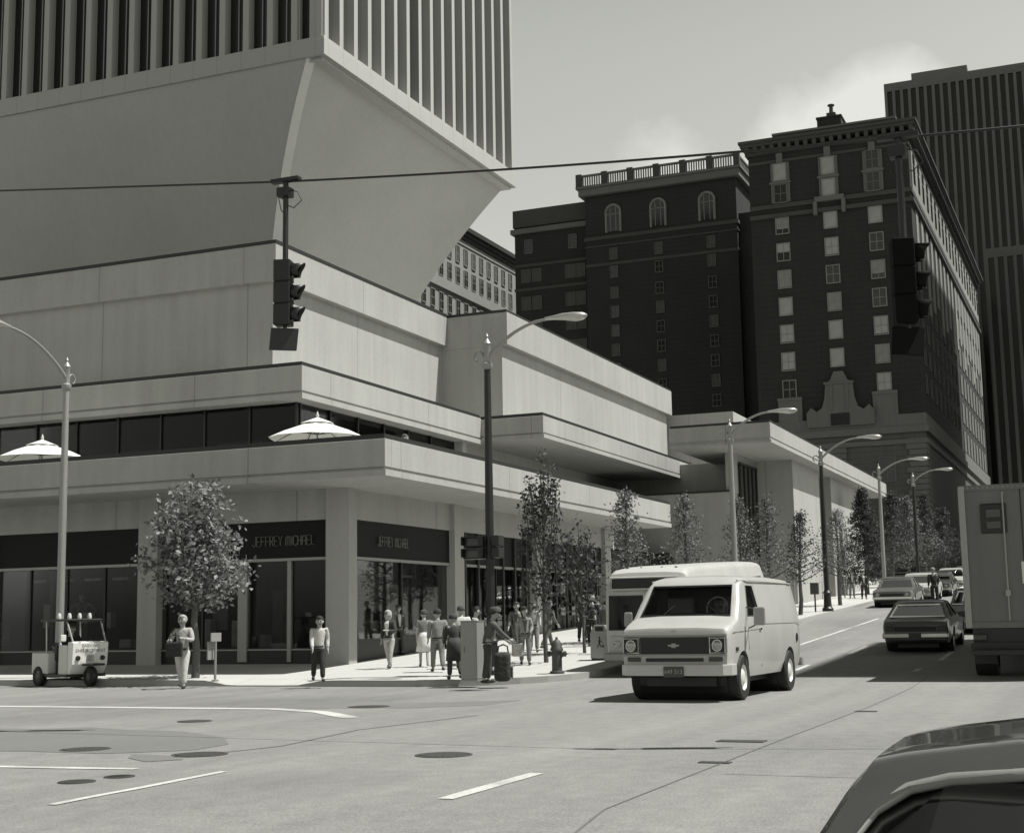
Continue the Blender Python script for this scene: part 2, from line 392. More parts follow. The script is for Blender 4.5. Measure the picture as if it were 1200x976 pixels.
# ------------------------------------------------------------------ podium building
CON = M['concrete']
pod = thing('podium_building', 'stepped pale concrete shopping podium with overhanging terraces on the street corner', 'building', (34, 20, .2))
FX, FY = 57.0, 16.96
def part(name, mb, m, par=None, **k): return mb.build(name, m, par if par is not None else pod, True, **k)
CX0, CY0 = 31.83, 16.96                                # lower canopy outer corner
def slab(name, x0, y0, x1, y1, z0, z1, cap=True, lip=True, hollow=False):
    """overhanging terrace slab: fascia, recessed groove, drip lip, soffit"""
    h = z1-z0
    mb = MB().box(x0, y0, z0+.24*h, x1, y1, z1)
    if hollow: mb = MB().box(x0, y0, z0+.24*h, x0+.35, y1, z1).box(x0+.35, y0, z0+.24*h, x1-.35, y0+.35, z1).box(x1-.35, y0, z0+.24*h, x1, y1, z1).box(x0+.35, y0+.35, z0+.24*h, x1-.35, y1, z0+.24*h+.06)
    a = part(name, mb, CON, bevel=.012)
    if lip:
        part('soffit', MB().box(x0+.05, y0+.05, z0+.17*h, x1-.05, y1, z0+.24*h-.002).box(x0-.03, y0-.03, z0, x1, y1, z0+.17*h-.002), CON, a)
    if cap: part('coping', MB().box(x0+.04, y0+.04, z1+.002, x1-.04, y0+.34, z1+.13).box(x0+.04, y0+.342, z1+.002, x0+.34, y1, z1+.13), M['dark_trim'], a)
    return a
slab('lower_terrace', CX0, CY0, FX, 85, 5.14, 6.09, hollow=True)
slab('upper_terrace', 38.12, 23.26, 51.9, 85, 8.47, 9.53)
slab('upper_terrace', 51.9, 20.56, 78.6, 85, 8.58, 9.47)
# upper walls with projecting parapet
UX, UY = 40.89, 26.02
wl = part('upper_wall', MB().box(UX+.27, UY+.27, 9.4, 54.9, 85, 13.3), CON)
part('parapet', MB().box(UX, UY, 13.2, 54.9, 85, 14.5), CON, wl, bevel=.01)
part('coping', MB().box(UX-.02, UY-.02, 14.503, 54.59, 85, 14.62), M['dark_trim'], wl)
wl = part('upper_wall', MB().box(54.6+.05, 23.2+.27, 9.3, 78.7, 85, 13.15), CON)
part('parapet', MB().box(54.6, 23.2, 13.05, 78.95, 85.1, 14.46), CON, wl, bevel=.01)
part('coping', MB().box(54.58, 23.22, 14.463, 78.9, 85, 14.57), M['dark_trim'], wl)
# terrace level: dark recessed glazing
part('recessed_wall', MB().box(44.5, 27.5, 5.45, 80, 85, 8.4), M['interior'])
gl = part('terrace_glazing', MB().box(38.75, 23.85, 5.4, 38.78, 85, 8.66).box(38.78, 23.85, 5.4, 50.6, 23.88, 8.66), M['upper_pane'])
fr = MB()
for i in range(34): fr.box(38.7, 23.8+i*1.75, 5.4, 38.8, 23.86+i*1.75, 8.66)
for i in range(6): fr.box(38.9+i*1.9, 23.79, 5.4, 38.96+i*1.9, 23.9, 8.66)
fr.each('mullion', M['black'], gl)
iw = MB()
for y0, y1, z0, z1 in ((34.5, 35.3, 6.2, 7.35), (31.9, 34.3, 6.2, 7.35), (29.9, 31.7, 6.2, 7.25), (40.6, 41.2, 6.2, 7.1), (26.9, 28.6, 6.1, 7.5)): iw.box(39.9, y0-1, z0, 40.0, y1-1, z1)
iw.each('interior_screen', M['interior_mid'], pod)
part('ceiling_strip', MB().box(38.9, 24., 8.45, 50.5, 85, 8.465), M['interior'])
# terrace-level concrete wall below the second upper terrace, with dark openings
part('terrace_wall', MB().box(50.6, 24.0, 5.4, 55.2, 24.4, 8.6).box(57.6, 24.0, 5.4, 80, 24.4, 8.6).box(50.6, 23.5, 5.4, 51.0, 24., 8.6).box(55.2, 24.0, 8.0, 57.6, 24.4, 8.6), CON)
part('terrace_opening', MB().box(55.2, 24.3, 6.0, 57.6, 24.36, 8.0), M['black'])
part('roof_slab', MB().box(41.3, 26.4, 13.9, 79, 85, 14.1), M['roof_dark'])
# ground floor: columns
def gfloor(x): return gz(x)+.1
GX, GY = 34.15, 19.32
colx = [41.3, 48.25, 55.8]
coly = [25.7+6.27*i for i in range(10)]
part('column', MB().box(GX, GY, gfloor(34), GX+.46, GY+.74, 5.2), CON, bevel=.012)
for y in coly: part('column', MB().box(GX, y, gfloor(34), GX+.5, y+.68, 5.2), CON, bevel=.012)
for x in colx: part('column', MB().box(x-.36, GY, gfloor(x), x+.36, GY+.46, 5.2), CON, bevel=.012)
part('beam', MB().box(GX+.15, GY+.74, 4.3, GX+.4, 85, 5.18).box(GX+.46, GY+.15, 4.3, FX, GY+.4, 5.18), CON)
for i in range(9):
    y0 = (GY+.74 if i == 0 else coly[i-1]+.68); y1 = coly[i]
    part('sign_band', MB().box(GX+.2, y0, 3.27, GX+.3, y1, 4.298), M['fascia_black'])
    part('transom', MB().box(GX+.16, y0, 3.19, GX+.34, y1, 3.267), M['metal_grey'])
    pn = part('shop_window', MB().box(GX+.3, y0, .75, GX+.32, y1, 3.19), M['pane'])
    f = MB()
    n = 4
    for k in range(1, n): yy = y0+(y1-y0)*k/n; f.box(GX+.27, yy-.025, .75, GX+.35, yy+.025, 3.19)
    f.box(GX+.25, y0, .72, GX+.37, y1, .78)
    part('window_frame', f, M['dark_trim'], pn)
    part('sill', MB().box(GX+.24, y0, .715, GX+.38, y1, .755), M['metal_grey'], pn)
    part('stall_riser', MB().box(GX+.28, y0, .1, GX+.5, y1, .72), M['black'])
bx = [GX+.46]+colx+[66.5]
for i in range(4):
    x0 = bx[0] if i == 0 else bx[i]+.36; x1 = bx[i+1]-.36 if i < 3 else 66.5
    g0 = gfloor(x0)
    part('sign_band', MB().box(x0, GY+.2, 3.27, x1, GY+.3, 4.298), M['fascia_black'])
    part('transom', MB().box(x0, GY+.16, 3.19, x1, GY+.34, 3.267), M['metal_grey'])
    pn = part('shop_window', MB().box(x0, GY+.3, .8, x1, GY+.32, 3.19), M['pane'])
    f = MB()
    for k in ((2,) if i == 0 else (1, 2, 3)): xx = x0+(x1-x0)*k/4; f.box(xx-.03, GY+.25, .3, xx+.03, GY+.36, 3.19)
    f.box(x0, GY+.24, .93, x1, GY+.37, .99)
    part('window_frame', f, M['black'], pn)
    part('stall_riser', MB().box(x0, GY+.28, g0-.3, x1, GY+.5, max(.95, gfloor(x1)+.35)), M['black'])
    if i:
        q = MB()
        for k in range(6):
            xx = x0+(x1-x0)*(k+.3)/6; q.box(xx, GY+.12, gfloor(xx), xx+.1, GY+.2, 4.29)
        q.each('dark_fin', M['dark_trim'], pod)
# interior of the shops
part('shop_floor', MB().box(GX+.5, GY+.5, .3, 66, 85, .42), M['interior_mid'])
part('shop_back_wall', MB().box(41.5, 27.5, .4, 41.7, 85, 5.1).box(41.7, 27.5, .4, 66, 27.7, 5.1), M['interior'])
part('shop_ceiling', MB().box(GX+.42, GY+.42, 4.4, 66, 85, 4.5), M['interior'])
pw = MB()
for y in (24.0, 31.9, 38.2, 44.5): pw.box(37, y, .4, 41.5, y+.15, 4.4)
for x in (43.8, 50.): pw.box(x, 22.2, .4, x+.15, 27.5, 4.4)
pw.each('partition', M['interior_mid'], pod)
# entrance: dark recess by the corner column with a pale jamb
part('door_panel', MB().box(GX+.33, 20.1, .4, GX+.39, 21.3, 3.18), M['black'])
part('door_jamb', MB().box(GX+.22, 21.3, .4, GX+.42, 21.42, 3.19).box(GX+.22, 22.75, .4, GX+.4, 23.05, 3.19), M['metal_grey'])
# displays behind the glass
dp = MB()
for y, z0, z1, wdt in ((24.1, 1.3, 2.6, .5), (22.2, 1.1, 2.4, .35), (23.1, .8, 1.1, .18), (21.75, .8, 1.05, .2)): dp.box(35.4, y, z0, 35.46, y+wdt, z1)
dp.each('display_panel', M['interior_mid'], pod)
vr = random.Random(9); M['display'] = mat('display_goods', .42, .8, .5, 3, fine=.2)
dp = MB()
for k in range(7):
    y_ = coly[0]+.9+k*.8+(.9 if k > 5 else 0); z_ = vr.uniform(.8, 1.9); dp.box(GX+.8+vr.uniform(0, .5), y_, z_, GX+1.35, y_+vr.uniform(.12, .45), z_+vr.uniform(.2, .9))
for k in range(4): y_ = 21.6+k*.95; dp.box(GX+.9, y_, .8, GX+1.2, y_+vr.uniform(.15, .35), vr.uniform(1., 1.7))
for k in range(5): x_ = 36.0+k*1.0; dp.box(x_, GY+.8, .95, x_+vr.uniform(.2, .5), GY+1.1, vr.uniform(1.2, 1.8))
dp.each('display_goods', M['display'], pod)
dl = MB()
for k in range(5): dl.box(GX+1.2, 26.6+k*1.05, 2.85, GX+1.3, 27.2+k*1.05, 2.93)
for k in range(3): dl.box(36.2+k*1.5, GY+1.0, 2.8, 36.9+k*1.5, GY+1.1, 2.88)
dl.each('display_rail', M['display'], pod)
ft = MB()
for x, z in ((36.7, 2.05), (39.4, 2.1)):
    o = .42
    ft = MB(); ft.box(x-o, 20.7, z-o*1.2, x+o, 20.74, z-o*.9).box(x-o, 20.7, z+o*.9, x+o, 20.74, z+o*1.2).box(x-o, 20.7, z-o*.9, x-o*.7, 20.74, z+o*.9).box(x+o*.7, 20.7, z-o*.9, x+o, 20.74, z+o*.9)
    part('picture_frame', ft, M['offwhite'])

# shop name in thin tubes, drawn as strokes
STK = {'J': ((.6, 1, .6, .2, .4, 0, .15, 0, 0, .2),), 'E': ((.55, 1, 0, 1, 0, 0, .55, 0), (0, .5, .5, .5)), 'F': ((.55, 1, 0, 1, 0, 0), (0, .5, .5, .5)),
       'R': ((0, 0, 0, 1, .4, 1, .58, .85, .58, .65, .4, .5, 0, .5), (.3, .5, .6, 0)), 'Y': ((0, 1, .3, .5, .6, 1), (.3, .5, .3, 0)),
       'M': ((0, 0, 0, .8, .2, 1, .38, .8, .38, 0), (.38, .8, .56, 1, .76, .8, .76, 0)), 'I': ((.1, 0, .1, 1),), 'C': ((.6, .85, .45, 1, .2, 1, 0, .8, 0, .2, .2, 0, .45, 0, .6, .15),),
       'H': ((0, 0, 0, 1), (0, .5, .55, .5), (.55, 0, .55, 1)), 'A': ((0, 0, 0, .7, .2, 1, .4, 1, .6, .7, .6, 0), (0, .45, .6, .45)), 'L': ((0, 1, 0, 0, .5, 0),)}
WID = {'M': .98, 'I': .36, ' ': .5}
def tubes(text, h, o, right, up, out, r, span):
    tot = sum(WID.get(c, .78) for c in text); k = span/(tot*h)
    mb = MB(); x = 0; o = Vector(o)
    for c in text:
        for s in STK.get(c, ()):
            p = [o+Vector(right)*((x+s[i])*h*k)+Vector(up)*(s[i+1]*h)+Vector(out)*.05 for i in range(0, len(s), 2)]
            mb.tube(p, r, 5)
        x += WID.get(c, .78)
    return mb
a, b = at(297, 642, 0, GX+.2), at(371, 638, 0, GX+.2)
part('shop_sign', tubes('JEFFREY MICHAEL', .27, (GX+.2, a.y, 3.62), (0, -1, 0), (0, 0, 1), (-1, 0, 0), .013, a.y-b.y), M['neon'])
a, b = at(441, 640, 1, GY+.2), at(478, 645, 1, GY+.2)
part('shop_sign', tubes('JEFFREY MICHAEL', .27, (a.x, GY+.2, 3.62), (1, 0, 0), (0, 0, 1), (0, -1, 0), .013, b.x-a.x), M['neon'])

# ------------------------------------------------------------------ pavilion up the street
pav = thing('bank_pavilion', 'low concrete pavilion with a deep flat roof overhang up the street beyond the podium', 'building', (71, 15, 2))
def pp(name, mb, m, par=None, **k): return mb.build(name, m, par if par is not None else pav, True, **k)
rf = pp('roof', MB().box(63.2, 14.0, 9.45, 79.6, 18.75, 10.12).box(79.6, 14.0, 9.45, 98.2, 60, 10.12), CON, bevel=.012)
pp('soffit', MB().box(63.23, 14.03, 9.33, 98.1, 18.7, 9.447).box(63.17, 13.97, 9.2, 98.2, 18.75, 9.327).box(79.6, 18.75, 9.2, 98.1, 60, 9.447), CON, rf)
pp('coping', MB().box(63.22, 14.02, 10.123, 98.1, 14.3, 10.23).box(63.22, 14.3, 10.123, 63.5, 18.7, 10.23), M['dark_trim'], rf)
pp('roof_box', MB().box(79.4, 19.7, 10.1, 97, 60, 13.1), CON, rf, bevel=.01)
pp('low_wall', MB().box(66., 16.65, 1.2, 71.5, 60, 7.3), CON)
pp('coping', MB().box(65.97, 16.62, 7.302, 71.5, 60, 7.4), M['dark_trim'])
pp('recess_wall', MB().box(78.7, 17.2, 7.3, 79.1, 60, 9.44), CON)
pp('pier', MB().box(71.06, 14.7, 1.5, 77.9, 40, 9.28), CON, bevel=.01)
pp('pier', MB().box(81.4, 14.7, 1.8, 92.6, 40, 9.28), CON, bevel=.01)
pp('pier', MB().box(96., 15.7, 2.2, 97.5, 40, 9.28), CON)
g = pp('slot_glazing', MB().box(77.9, 17.3, 1.8, 81.4, 17.35, 9.28).box(92.6, 17.3, 2, 96, 17.35, 9.28), M['darkglass'])
f = MB()
for x in (79., 80.2, 94.2): f.box(x-.05, 17.2, 1.9, x+.05, 17.28, 9.28)
f.each('mullion', M['dark_trim'], g)
wn = pp('side_window', MB().box(67.45, 16.5, 2.0, 70.75, 16.6, 8.75), M['darkglass'])
f = MB()
for i in range(5): f.box(67.42+i*.83, 16.45, 2.0, 67.5+i*.83, 16.53, 8.8)
f.box(67.4, 16.44, 8.74, 70.85, 16.53, 8.84)
f.each('mullion', M['dark_trim'], wn)
pp('upper_wall', MB().box(66.2, 16.6, 7.3, 71.06, 16.9, 9.28), CON)

# ------------------------------------------------------------------ tower on a tapered stem
tw = thing('office_tower', 'pale ribbed office tower balanced on a flaring concrete stem above the podium', 'tower', (90, 59.5, 4))
def tp(name, mb, m, par=None, **k): return mb.build(name, m, par if par is not None else tw, True, **k)
prof = [(37.05, 15.5, 14.69), (36.5, 15.25, 14.34), (36, 15., 14.), (35, 14.49, 13.34), (34, 13.99, 12.71), (33, 13.5, 12.12), (32, 13., 11.55), (31, 12.52, 11.01), (30, 12.03, 10.5), (29, 11.56, 10.02), (28, 11.09, 9.57), (27, 10.63, 9.14), (25, 9.75, 8.35), (22, 8.5, 7.35), (18, 7.2, 6.4), (14, 6.4, 5.8), (4, 6.2, 5.6)]
mb = MB(); ch = .42; DY = 8.
def ring(z, ax, ay):
    c = ch
    p = []
    for sx, sy in ((-1, -1), (1, -1), (1, 1), (-1, 1)):
        q = [(sx*(ax-c), sy*ay), (sx*ax, sy*(ay-c))]
        if sx*sy > 0: q.reverse()
        p += q
    return [(90+x, 59.5+y+(DY if y > 0 else 0), z) for x, y in p]
for z, ax, ay in prof: mb.v += [Vector(v) for v in ring(z, ax, ay)]
for i in range(len(prof)-1): mb.f += [(i*8+j, i*8+(j+1) % 8, i*8+8+(j+1) % 8, i*8+8+j) for j in range(8)]
mb.f.append(tuple(range(8))); mb.f.append(tuple(range((len(prof)-1)*8, len(prof)*8)))
stm = tp('stem', mb, M['pedestal'], smooth=30)
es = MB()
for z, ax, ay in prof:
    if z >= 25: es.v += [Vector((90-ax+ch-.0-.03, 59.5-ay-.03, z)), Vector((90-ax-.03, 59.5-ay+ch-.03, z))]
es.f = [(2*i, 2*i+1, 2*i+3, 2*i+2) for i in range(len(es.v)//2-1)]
M['edge_glint'] = mat('painted_edge_glint', .72, .6, .12, .6, fine=.05)  # sunlit streak on the near corner chamfer, painted in as a paler colour
tp('edge_glint', es, M['edge_glint'], stm)
HX, HY = 15.66, 15.66
TT = 80
Y0, Y1 = 59.5-HY, 59.5+HY+DY
tp('base_ledge', MB().box(90-HX+.35, Y0+.35, 36.85, 90+HX-.35, Y1-.35, 37.1), M['pedestal'])
tp('base_band', MB().box(90-HX, Y0, 37.05, 90+HX, Y1, 38.12), M['tower_conc'], bevel=.02)
tp('base_sill', MB().box(90-HX+.05, Y0+.05, 38.123, 90+HX-.05, Y1-.05, 38.32), M['tower_conc'], bevel=.02)
tp('curtain_glass', MB().box(90-HX+.75, Y0+1.1, 38.3, 90+HX-.75, Y1-.75, TT), M['tower_glass'])
NR = 17; st = (2*HX-.9)/(NR-1); NL = 22; sl_ = (2*HX+DY-.9)/(NL-1)
for k in range(NR):
    c = 90-HX+.45+k*st; tp('rib', MB().box(c-.24, Y0+.08, 38.3, c+.24, Y0+1.2, TT), M['tower_conc'])
for k in range(NL):
    c = Y0+.45+k*sl_; tp('rib', MB().box(90-HX+.1, c-.22, 38.3, 90-HX+.85, c+.22, TT), M['tower_conc'])
for k in range(1, NR): c = 90-HX+.45+k*st; tp('rib', MB().box(c-.27, Y1-.85, 38.3, c+.27, Y1-.08, TT), M['tower_conc'])
for k in range(1, NL-1): c = Y0+.45+k*sl_; tp('rib', MB().box(90+HX-.85, c-.22, 38.3, 90+HX-.1, c+.22, TT), M['tower_conc'])
for k in range(NR-1):
    c = 90-HX+.45+(k+.5)*st; tp('mullion', MB().box(c-.04, Y0+1.02, 38.3, c+.04, Y0+1.09, TT), M['metal_grey'])
for k in range(NL-1):
    c = Y0+.45+(k+.5)*sl_; tp('mullion', MB().box(90-HX+.66, c-.035, 38.3, 90-HX+.74, c+.035, TT), M['metal_grey'])

# ------------------------------------------------------------------ windows for old buildings
def window_proto(name, wdt, h, mpane, mframe, split=True, sill=False):
    """centred at origin, facing -X; pane with frame child"""
    root = MB().box(-.02, -wdt/2, -h/2, .05, wdt/2, h/2).build(name, mpane, None, False)
    f = MB(); t = .1
    f.box(-.1, -wdt/2-t, -h/2-t, -.022, -wdt/2, h/2+t).box(-.1, wdt/2, -h/2-t, -.022, wdt/2+t, h/2+t)
    f.box(-.1, -wdt/2, h/2, -.022, wdt/2, h/2+t).box(-.14, -wdt/2, -h/2-t, -.022, wdt/2, -h/2)
    if split: f.box(-.07, -wdt/2, -.035, -.022, wdt/2, .035).box(-.06, -.03, -h/2, -.022, .03, -.04).box(-.06, -.03, .04, -.022, .03, h/2)
    f.build('frame', mframe, root, False)
    return root
def put(proto, par, x, y, z, rz=0):
    c = copy_tree(proto, par); c.location = Vector((x, y, z))-parent_loc(par); c.rotation_euler = (0, 0, rz); return c
def kill(o):
    for c in list(o.children): kill(c)
    bpy.data.objects.remove(o)

M['stone_base'] = mat('sooty_stone_base', .105, .9, .2, .3, .25, 6, streak=.2, joints=((2, .62, .07, .1, .3),))
# hotel: corner block with stone base, rear blocks set back
ht = thing('brick_hotel', 'dark brick hotel block with rows of pale blinds and a heavy bracketed cornice', 'hotel', (154, 17.7, 5))
def hp(name, mb, m, par=None, **k): return mb.build(name, m, par if par is not None else ht, True, **k)
HX0, HY0, HY1, HXE = 154, 17.7, 35.3, 235
hp('wall', MB().box(HX0, HY0, 21.6, HXE, HY1, 53.0), M['brick_dark'])
# stone base storeys
hp('stone_base', MB().box(HX0-.1, HY0-.1, 4, HXE, HY1, 20.4), M['stone_base'])
q = MB()
for yy in (HY0-.15, HY0+8.2):
    for k in range(23):
        z = 5.6+k*.62; q.box(HX0-.28, yy, z, HX0-.1, yy+(2.1 if k % 2 else 1.8), z+.56)
for k in range(23):
    z = 5.6+k*.62; q.box(HX0-.1, HY0-.26, z, HX0+2, HY0-.1, z+.56)
q.each('quoin', M['stone_dark'], ht)
hp('belt_course', MB().box(HX0-.5, HY0-.5, 20.4, HXE, HY1, 21.1).box(HX0-.3, HY0-.3, 21.1, HXE, HY1, 22.4).box(HX0-.2, HY0-.2, 10.6, HXE, HY1, 11.3).box(HX0-.35, HY0-.35, 19.2, HXE, HY1, 19.7), M['stone_dark'])
hp('belt_course', MB().box(HX0-.18, HY0-.18, 46.6, HXE, HY1, 47.1).box(HX0-.35, HY0-.35, 45.5, HXE, HY1, 45.95).box(HX0-.12, HY0-.12, 51.9, HXE, HY1, 52.2), M['brick_mid'])
cor = hp('cornice', MB().box(HX0-.35, HY0-.35, 53.0, HXE+.5, HY1+.3, 53.4).box(HX0-1., HY0-.9, 53.85, HXE+1, HY1+.7, 54.2).box(HX0-1.25, HY0-1.1, 54.2, HXE+1, HY1+.85, 54.5), M['brick_mid'])
q = MB()
for k in range(20): y = HY0-.7+k*.95; q.box(HX0-.9, y, 53.25, HX0-.35, y+.42, 53.845)
for k in range(70): x = HX0-.6+k*1.15; q.box(x, HY0-.8, 53.25, x+.42, HY0-.35, 53.845)
q.each('bracket', M['brick_mid'], cor)
hp('attic_wall', MB().box(HX0+2.5, HY0+1.6, 54.5, HXE-2, HY1-2.5, 55.9), M['brick_mid'])
hp('attic_coping', MB().box(HX0+2.3, HY0+1.4, 55.9, HXE-1.8, HY1-2.3, 56.15), M['stone_dark'])
c = hp('chimney', MB().box(157, 25.2, 54.5, 160, 27.9, 57.3).box(156.9, 25.1, 57.3, 160.1, 28., 57.5), M['brick_dark'])
hp('chimney_pot', MB().box(157.6, 25.9, 57.5, 158.6, 26.9, 58.1).lathe([(.25, 58.1), (.2, 58.9), (.4, 59.0), (.4, 59.12)], (158, 26.4, 0), 10), M['brick_mid'], c)
wb = window_proto('window', 1.35, 1.9, M['blind'], M['frame_pale'], False)
wd = window_proto('window', 1.35, 1.9, M['darkglass'], M['frame_pale'])
cys = [31.75, 26.4, 21.55]
def half_blind(frac, mb_):
    o = window_proto('window', 1.35, 1.9, M['darkglass'], M['frame_pale'])
    MB().box(-.035, -.66, .95-1.9*frac, -.0215, .66, .95).build('blind', mb_, o, False); return o
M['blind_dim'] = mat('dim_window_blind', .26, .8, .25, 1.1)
wh_ = [half_blind(.5, M['blind']), half_blind(.72, M['blind_dim']), half_blind(.95, M['blind']), half_blind(.97, M['blind_dim'])]
vr = random.Random(4)
for ci, y in enumerate(cys):
    for k in range(7):
        z = 26.0+k*3.1
        dark = (ci, k) in ((0, 0), (1, 4), (2, 3), (2, 5))
        put(wd if dark else vr.choice([wb, wb, wh_[1], wh_[2], wh_[2], wh_[3], wh_[3], wh_[0]]), ht, HX0-.02, y, z)
wst = window_proto('window', 1.3, 2.0, M['darkglass'], M['stone_dark'])
# terracotta bays at the top storeys
for ci, y in enumerate(cys):
    b = hp('terracotta_bay', MB().box(HX0-.16, y-1.05, 47.2, HX0, y+1.05, 51.8).box(HX0-.3, y-1.2, 49.35, HX0-.162, y+1.2, 49.6).box(HX0-.3, y-.35, 51.8, HX0, y+.35, 52.9), M['stone_dark'])
    put(wst if ci != 1 else wb, ht, HX0-.2, y, 48.2)
    put(wst if ci == 2 else wb, ht, HX0-.2, y, 50.7)
hp('window_hood', MB().box(HX0-.4, 26.4-1.6, 46.7, HX0, 26.4+1.6, 47.25).box(HX0-.55, 26.4-1.75, 45.2, HX0, 26.4-1.35, 46.7).box(HX0-.55, 26.4+1.35, 45.2, HX0, 26.4+1.75, 46.7), M['stone_dark'])
# stone aprons and carved gable at the base of the shaft
for y in (cys[0], cys[2]):
    hp('stone_panel', MB().box(HX0-.2, y-1.3, 21.8, HX0, y+1.3, 25.0).box(HX0-.3, y-1.35, 24.7, HX0-.202, y+1.35, 25.05).box(HX0-.26, y-.9, 22.3, HX0-.202, y+.9, 24.4), M['stone_dark'])
cg = [(-3.6, 21.5), (3.6, 21.5), (3.6, 23.1), (3.1, 23.7), (2.5, 23.2), (1.9, 23.6), (1.6, 24.6), (1.45, 26.2), (.9, 26.6), (.5, 27.5), (-.5, 27.5), (-.9, 26.6), (-1.45, 26.2), (-1.6, 24.6), (-1.9, 23.6), (-2.5, 23.2), (-3.1, 23.7), (-3.6, 23.1)]
gb = hp('carved_gable', MB().prism([(26.3+y, z) for y, z in cg], 0, HX0-.7, HX0-.305), M['stone_dark'], bevel=.03)
hp('niche', MB().box(HX0-.8, 25.3, 21.6, HX0-.702, 27.3, 22.9), M['brick_dark'], gb)
hp('pediment', MB().box(HX0-.85, 24.7, 26.1, HX0-.702, 27.9, 26.35).box(HX0-.8, 25.3, 23.3, HX0-.702, 25.6, 26.1).box(HX0-.8, 27.0, 23.3, HX0-.702, 27.3, 26.1), M['stone_dark'], gb)
for y, z, hh in ((21.7, 16.6, 2.5), (21.7, 12.9, 2.6), (29.0, 16.5, 2.5), (33, 16.5, 2.5)):
    w2 = window_proto('window', 1.6, hh, M['darkglass'], M['stone_dark']); put(w2, ht, HX0-.13, y, z); kill(w2)
aw = [(1.7*math.cos(t*PI/10), 15.+1.7*math.sin(t*PI/10)) for t in range(11)]
hp('arched_window', MB().prism([(28.4+y, z) for y, z in aw]+[(26.7, 11.5), (30.1, 11.5)], 0, HX0-.16, HX0-.1), M['darkglass'])
for y in (20, 24, 28.4, 33):
    w2 = MB().box(HX0-.16, y-1.2, 5.6, HX0-.1, y+1.2, 9.6); hp('shopfront', w2, M['darkglass'])
# side facade: terracotta top storeys, dark windows below
sf = hp('terracotta_frieze', MB().box(HX0+1.5, HY0-.1, 47.3, HXE, HY0, 51.8), M['terracotta'])
q = MB()
for k in range(20):
    x = HX0+2.6+k*4; q.box(x, HY0-.16, 48.3, x+1.4, HY0-.102, 50.3).box(x, HY0-.16, 50.6, x+1.4, HY0-.102, 51.6)
q.each('frieze_window', M['darkglass'], sf)
q = MB()
for k in range(18):
    x = HX0+3+k*4.4; q.box(x, HY0-.1, 36.5+1.5*math.sin(k*2.1), x+1.9, HY0-.002, 45.3)
q.each('terracotta_panel', M['terracotta'], ht)
wr = window_proto('window', 1.35, 1.9, M['darkglass'], M['stone_dark'], False)
for k in range(9):
    for r_ in range(4): put(wr, ht, HX0+4+k*4.4, HY0-.02, 26.0+r_*3.1, PI/2)
x = 196
q = MB()
for k in range(8):
    for r_ in range(6): q.box(x+2+k*4.4, HY0-.09, 22.8+r_*3.9, x+4.6+k*4.4, HY0-.003, 25.6+r_*3.9)
q.each('pale_bay', M['stone_dark'], ht)
hp('marquee', MB().box(198, HY0-5, 12.6, 214, HY0, 14.2).box(198, HY0-5.1, 12.2, 214, HY0-5, 14.4), M['stone_dark'])
# rear blocks
hr = thing('hotel_wing', 'dark brick hotel wing with arched top windows and a white balustrade on its roof', 'hotel', (185, 44.4, 5))
def rp(name, mb, m, par=None, **k): return mb.build(name, m, par if par is not None else hr, True, **k)
rp('wall', MB().box(185, 44.3, 4, 235, 66.2, 60.9), M['brick_dark'])
rp('belt_course', MB().box(184.8, 44.1, 54.4, 235, 66.4, 54.9).box(184.85, 44.15, 53.4, 235, 66.35, 53.6).box(184.9, 44.2, 50.6, 235, 66.3, 51.0), M['brick_mid'])
rp('cornice', MB().box(184.2, 43.6, 60.9, 236, 66.9, 61.9).box(183.9, 43.3, 61.9, 236, 67.2, 62.2), M['stone_dark'])
bal = MB(); piers = MB()
bal.box(184.2, 43.6, 62.2, 184.6, 66.9, 62.35).box(184.2, 43.6, 63.7, 184.6, 66.9, 63.95)
bal.box(184.6, 43.6, 62.2, 215, 44, 62.35).box(184.6, 43.6, 63.7, 215, 44, 63.95)
for k in range(66):
    y = 43.9+k*.347
    if k % 11 > 1: bal.box(184.33, y, 62.35, 184.47, y+.17, 63.7)
for k in range(80): bal.box(184.8+k*.38, 43.72, 62.35, 184.97+k*.38, 43.88, 63.7)
for k in range(7): y = 43.55+k*3.82; piers.box(184.1, y-.1, 62.2, 184.75, y+.75, 64.1)
rp('balustrade', bal, M['stone_dark']); piers.each('balustrade_pier', M['brick_mid'], hr)
wa = [(.95*math.cos(t*PI/8), .95*math.sin(t*PI/8)) for t in range(9)]
for y in (62.0, 55.4, 48.4):
    ap = [(y+a_, 58.2+b_) for a_, b_ in wa]+[(y-.95, 55.4), (y+.95, 55.4)]
    aw = rp('arched_window', MB().prism(ap, 0, 184.9, 184.99), M['darkglass'])
    fm = MB().tube([(184.88, y-1.05, 55.3)]+[(184.88, y-1.08*math.cos(t*PI/10), 58.2+1.08*math.sin(t*PI/10)) for t in range(11)]+[(184.88, y+1.05, 55.3)], .16, 5)
    fm.tube([(184.88, y-1.05, 57.9), (184.88, y+1.05, 57.9)], .06, 4).tube([(184.88, y-.4, 55.4), (184.88, y-.4, 59)], .06, 4).tube([(184.88, y+.4, 55.4), (184.88, y+.4, 59)], .06, 4)
    rp('arch_frame', fm, M['frame_pale'], aw)
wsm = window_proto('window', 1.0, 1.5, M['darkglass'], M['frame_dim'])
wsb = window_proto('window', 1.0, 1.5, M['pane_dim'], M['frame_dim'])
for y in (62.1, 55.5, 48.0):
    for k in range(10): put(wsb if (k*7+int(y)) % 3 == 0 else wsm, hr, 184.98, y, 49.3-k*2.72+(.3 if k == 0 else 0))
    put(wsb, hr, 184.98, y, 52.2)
ll = thing('hotel_annex', 'lower dark brick hotel annex between the pale office block and the balustraded wing', 'hotel', (188, 67, 5))
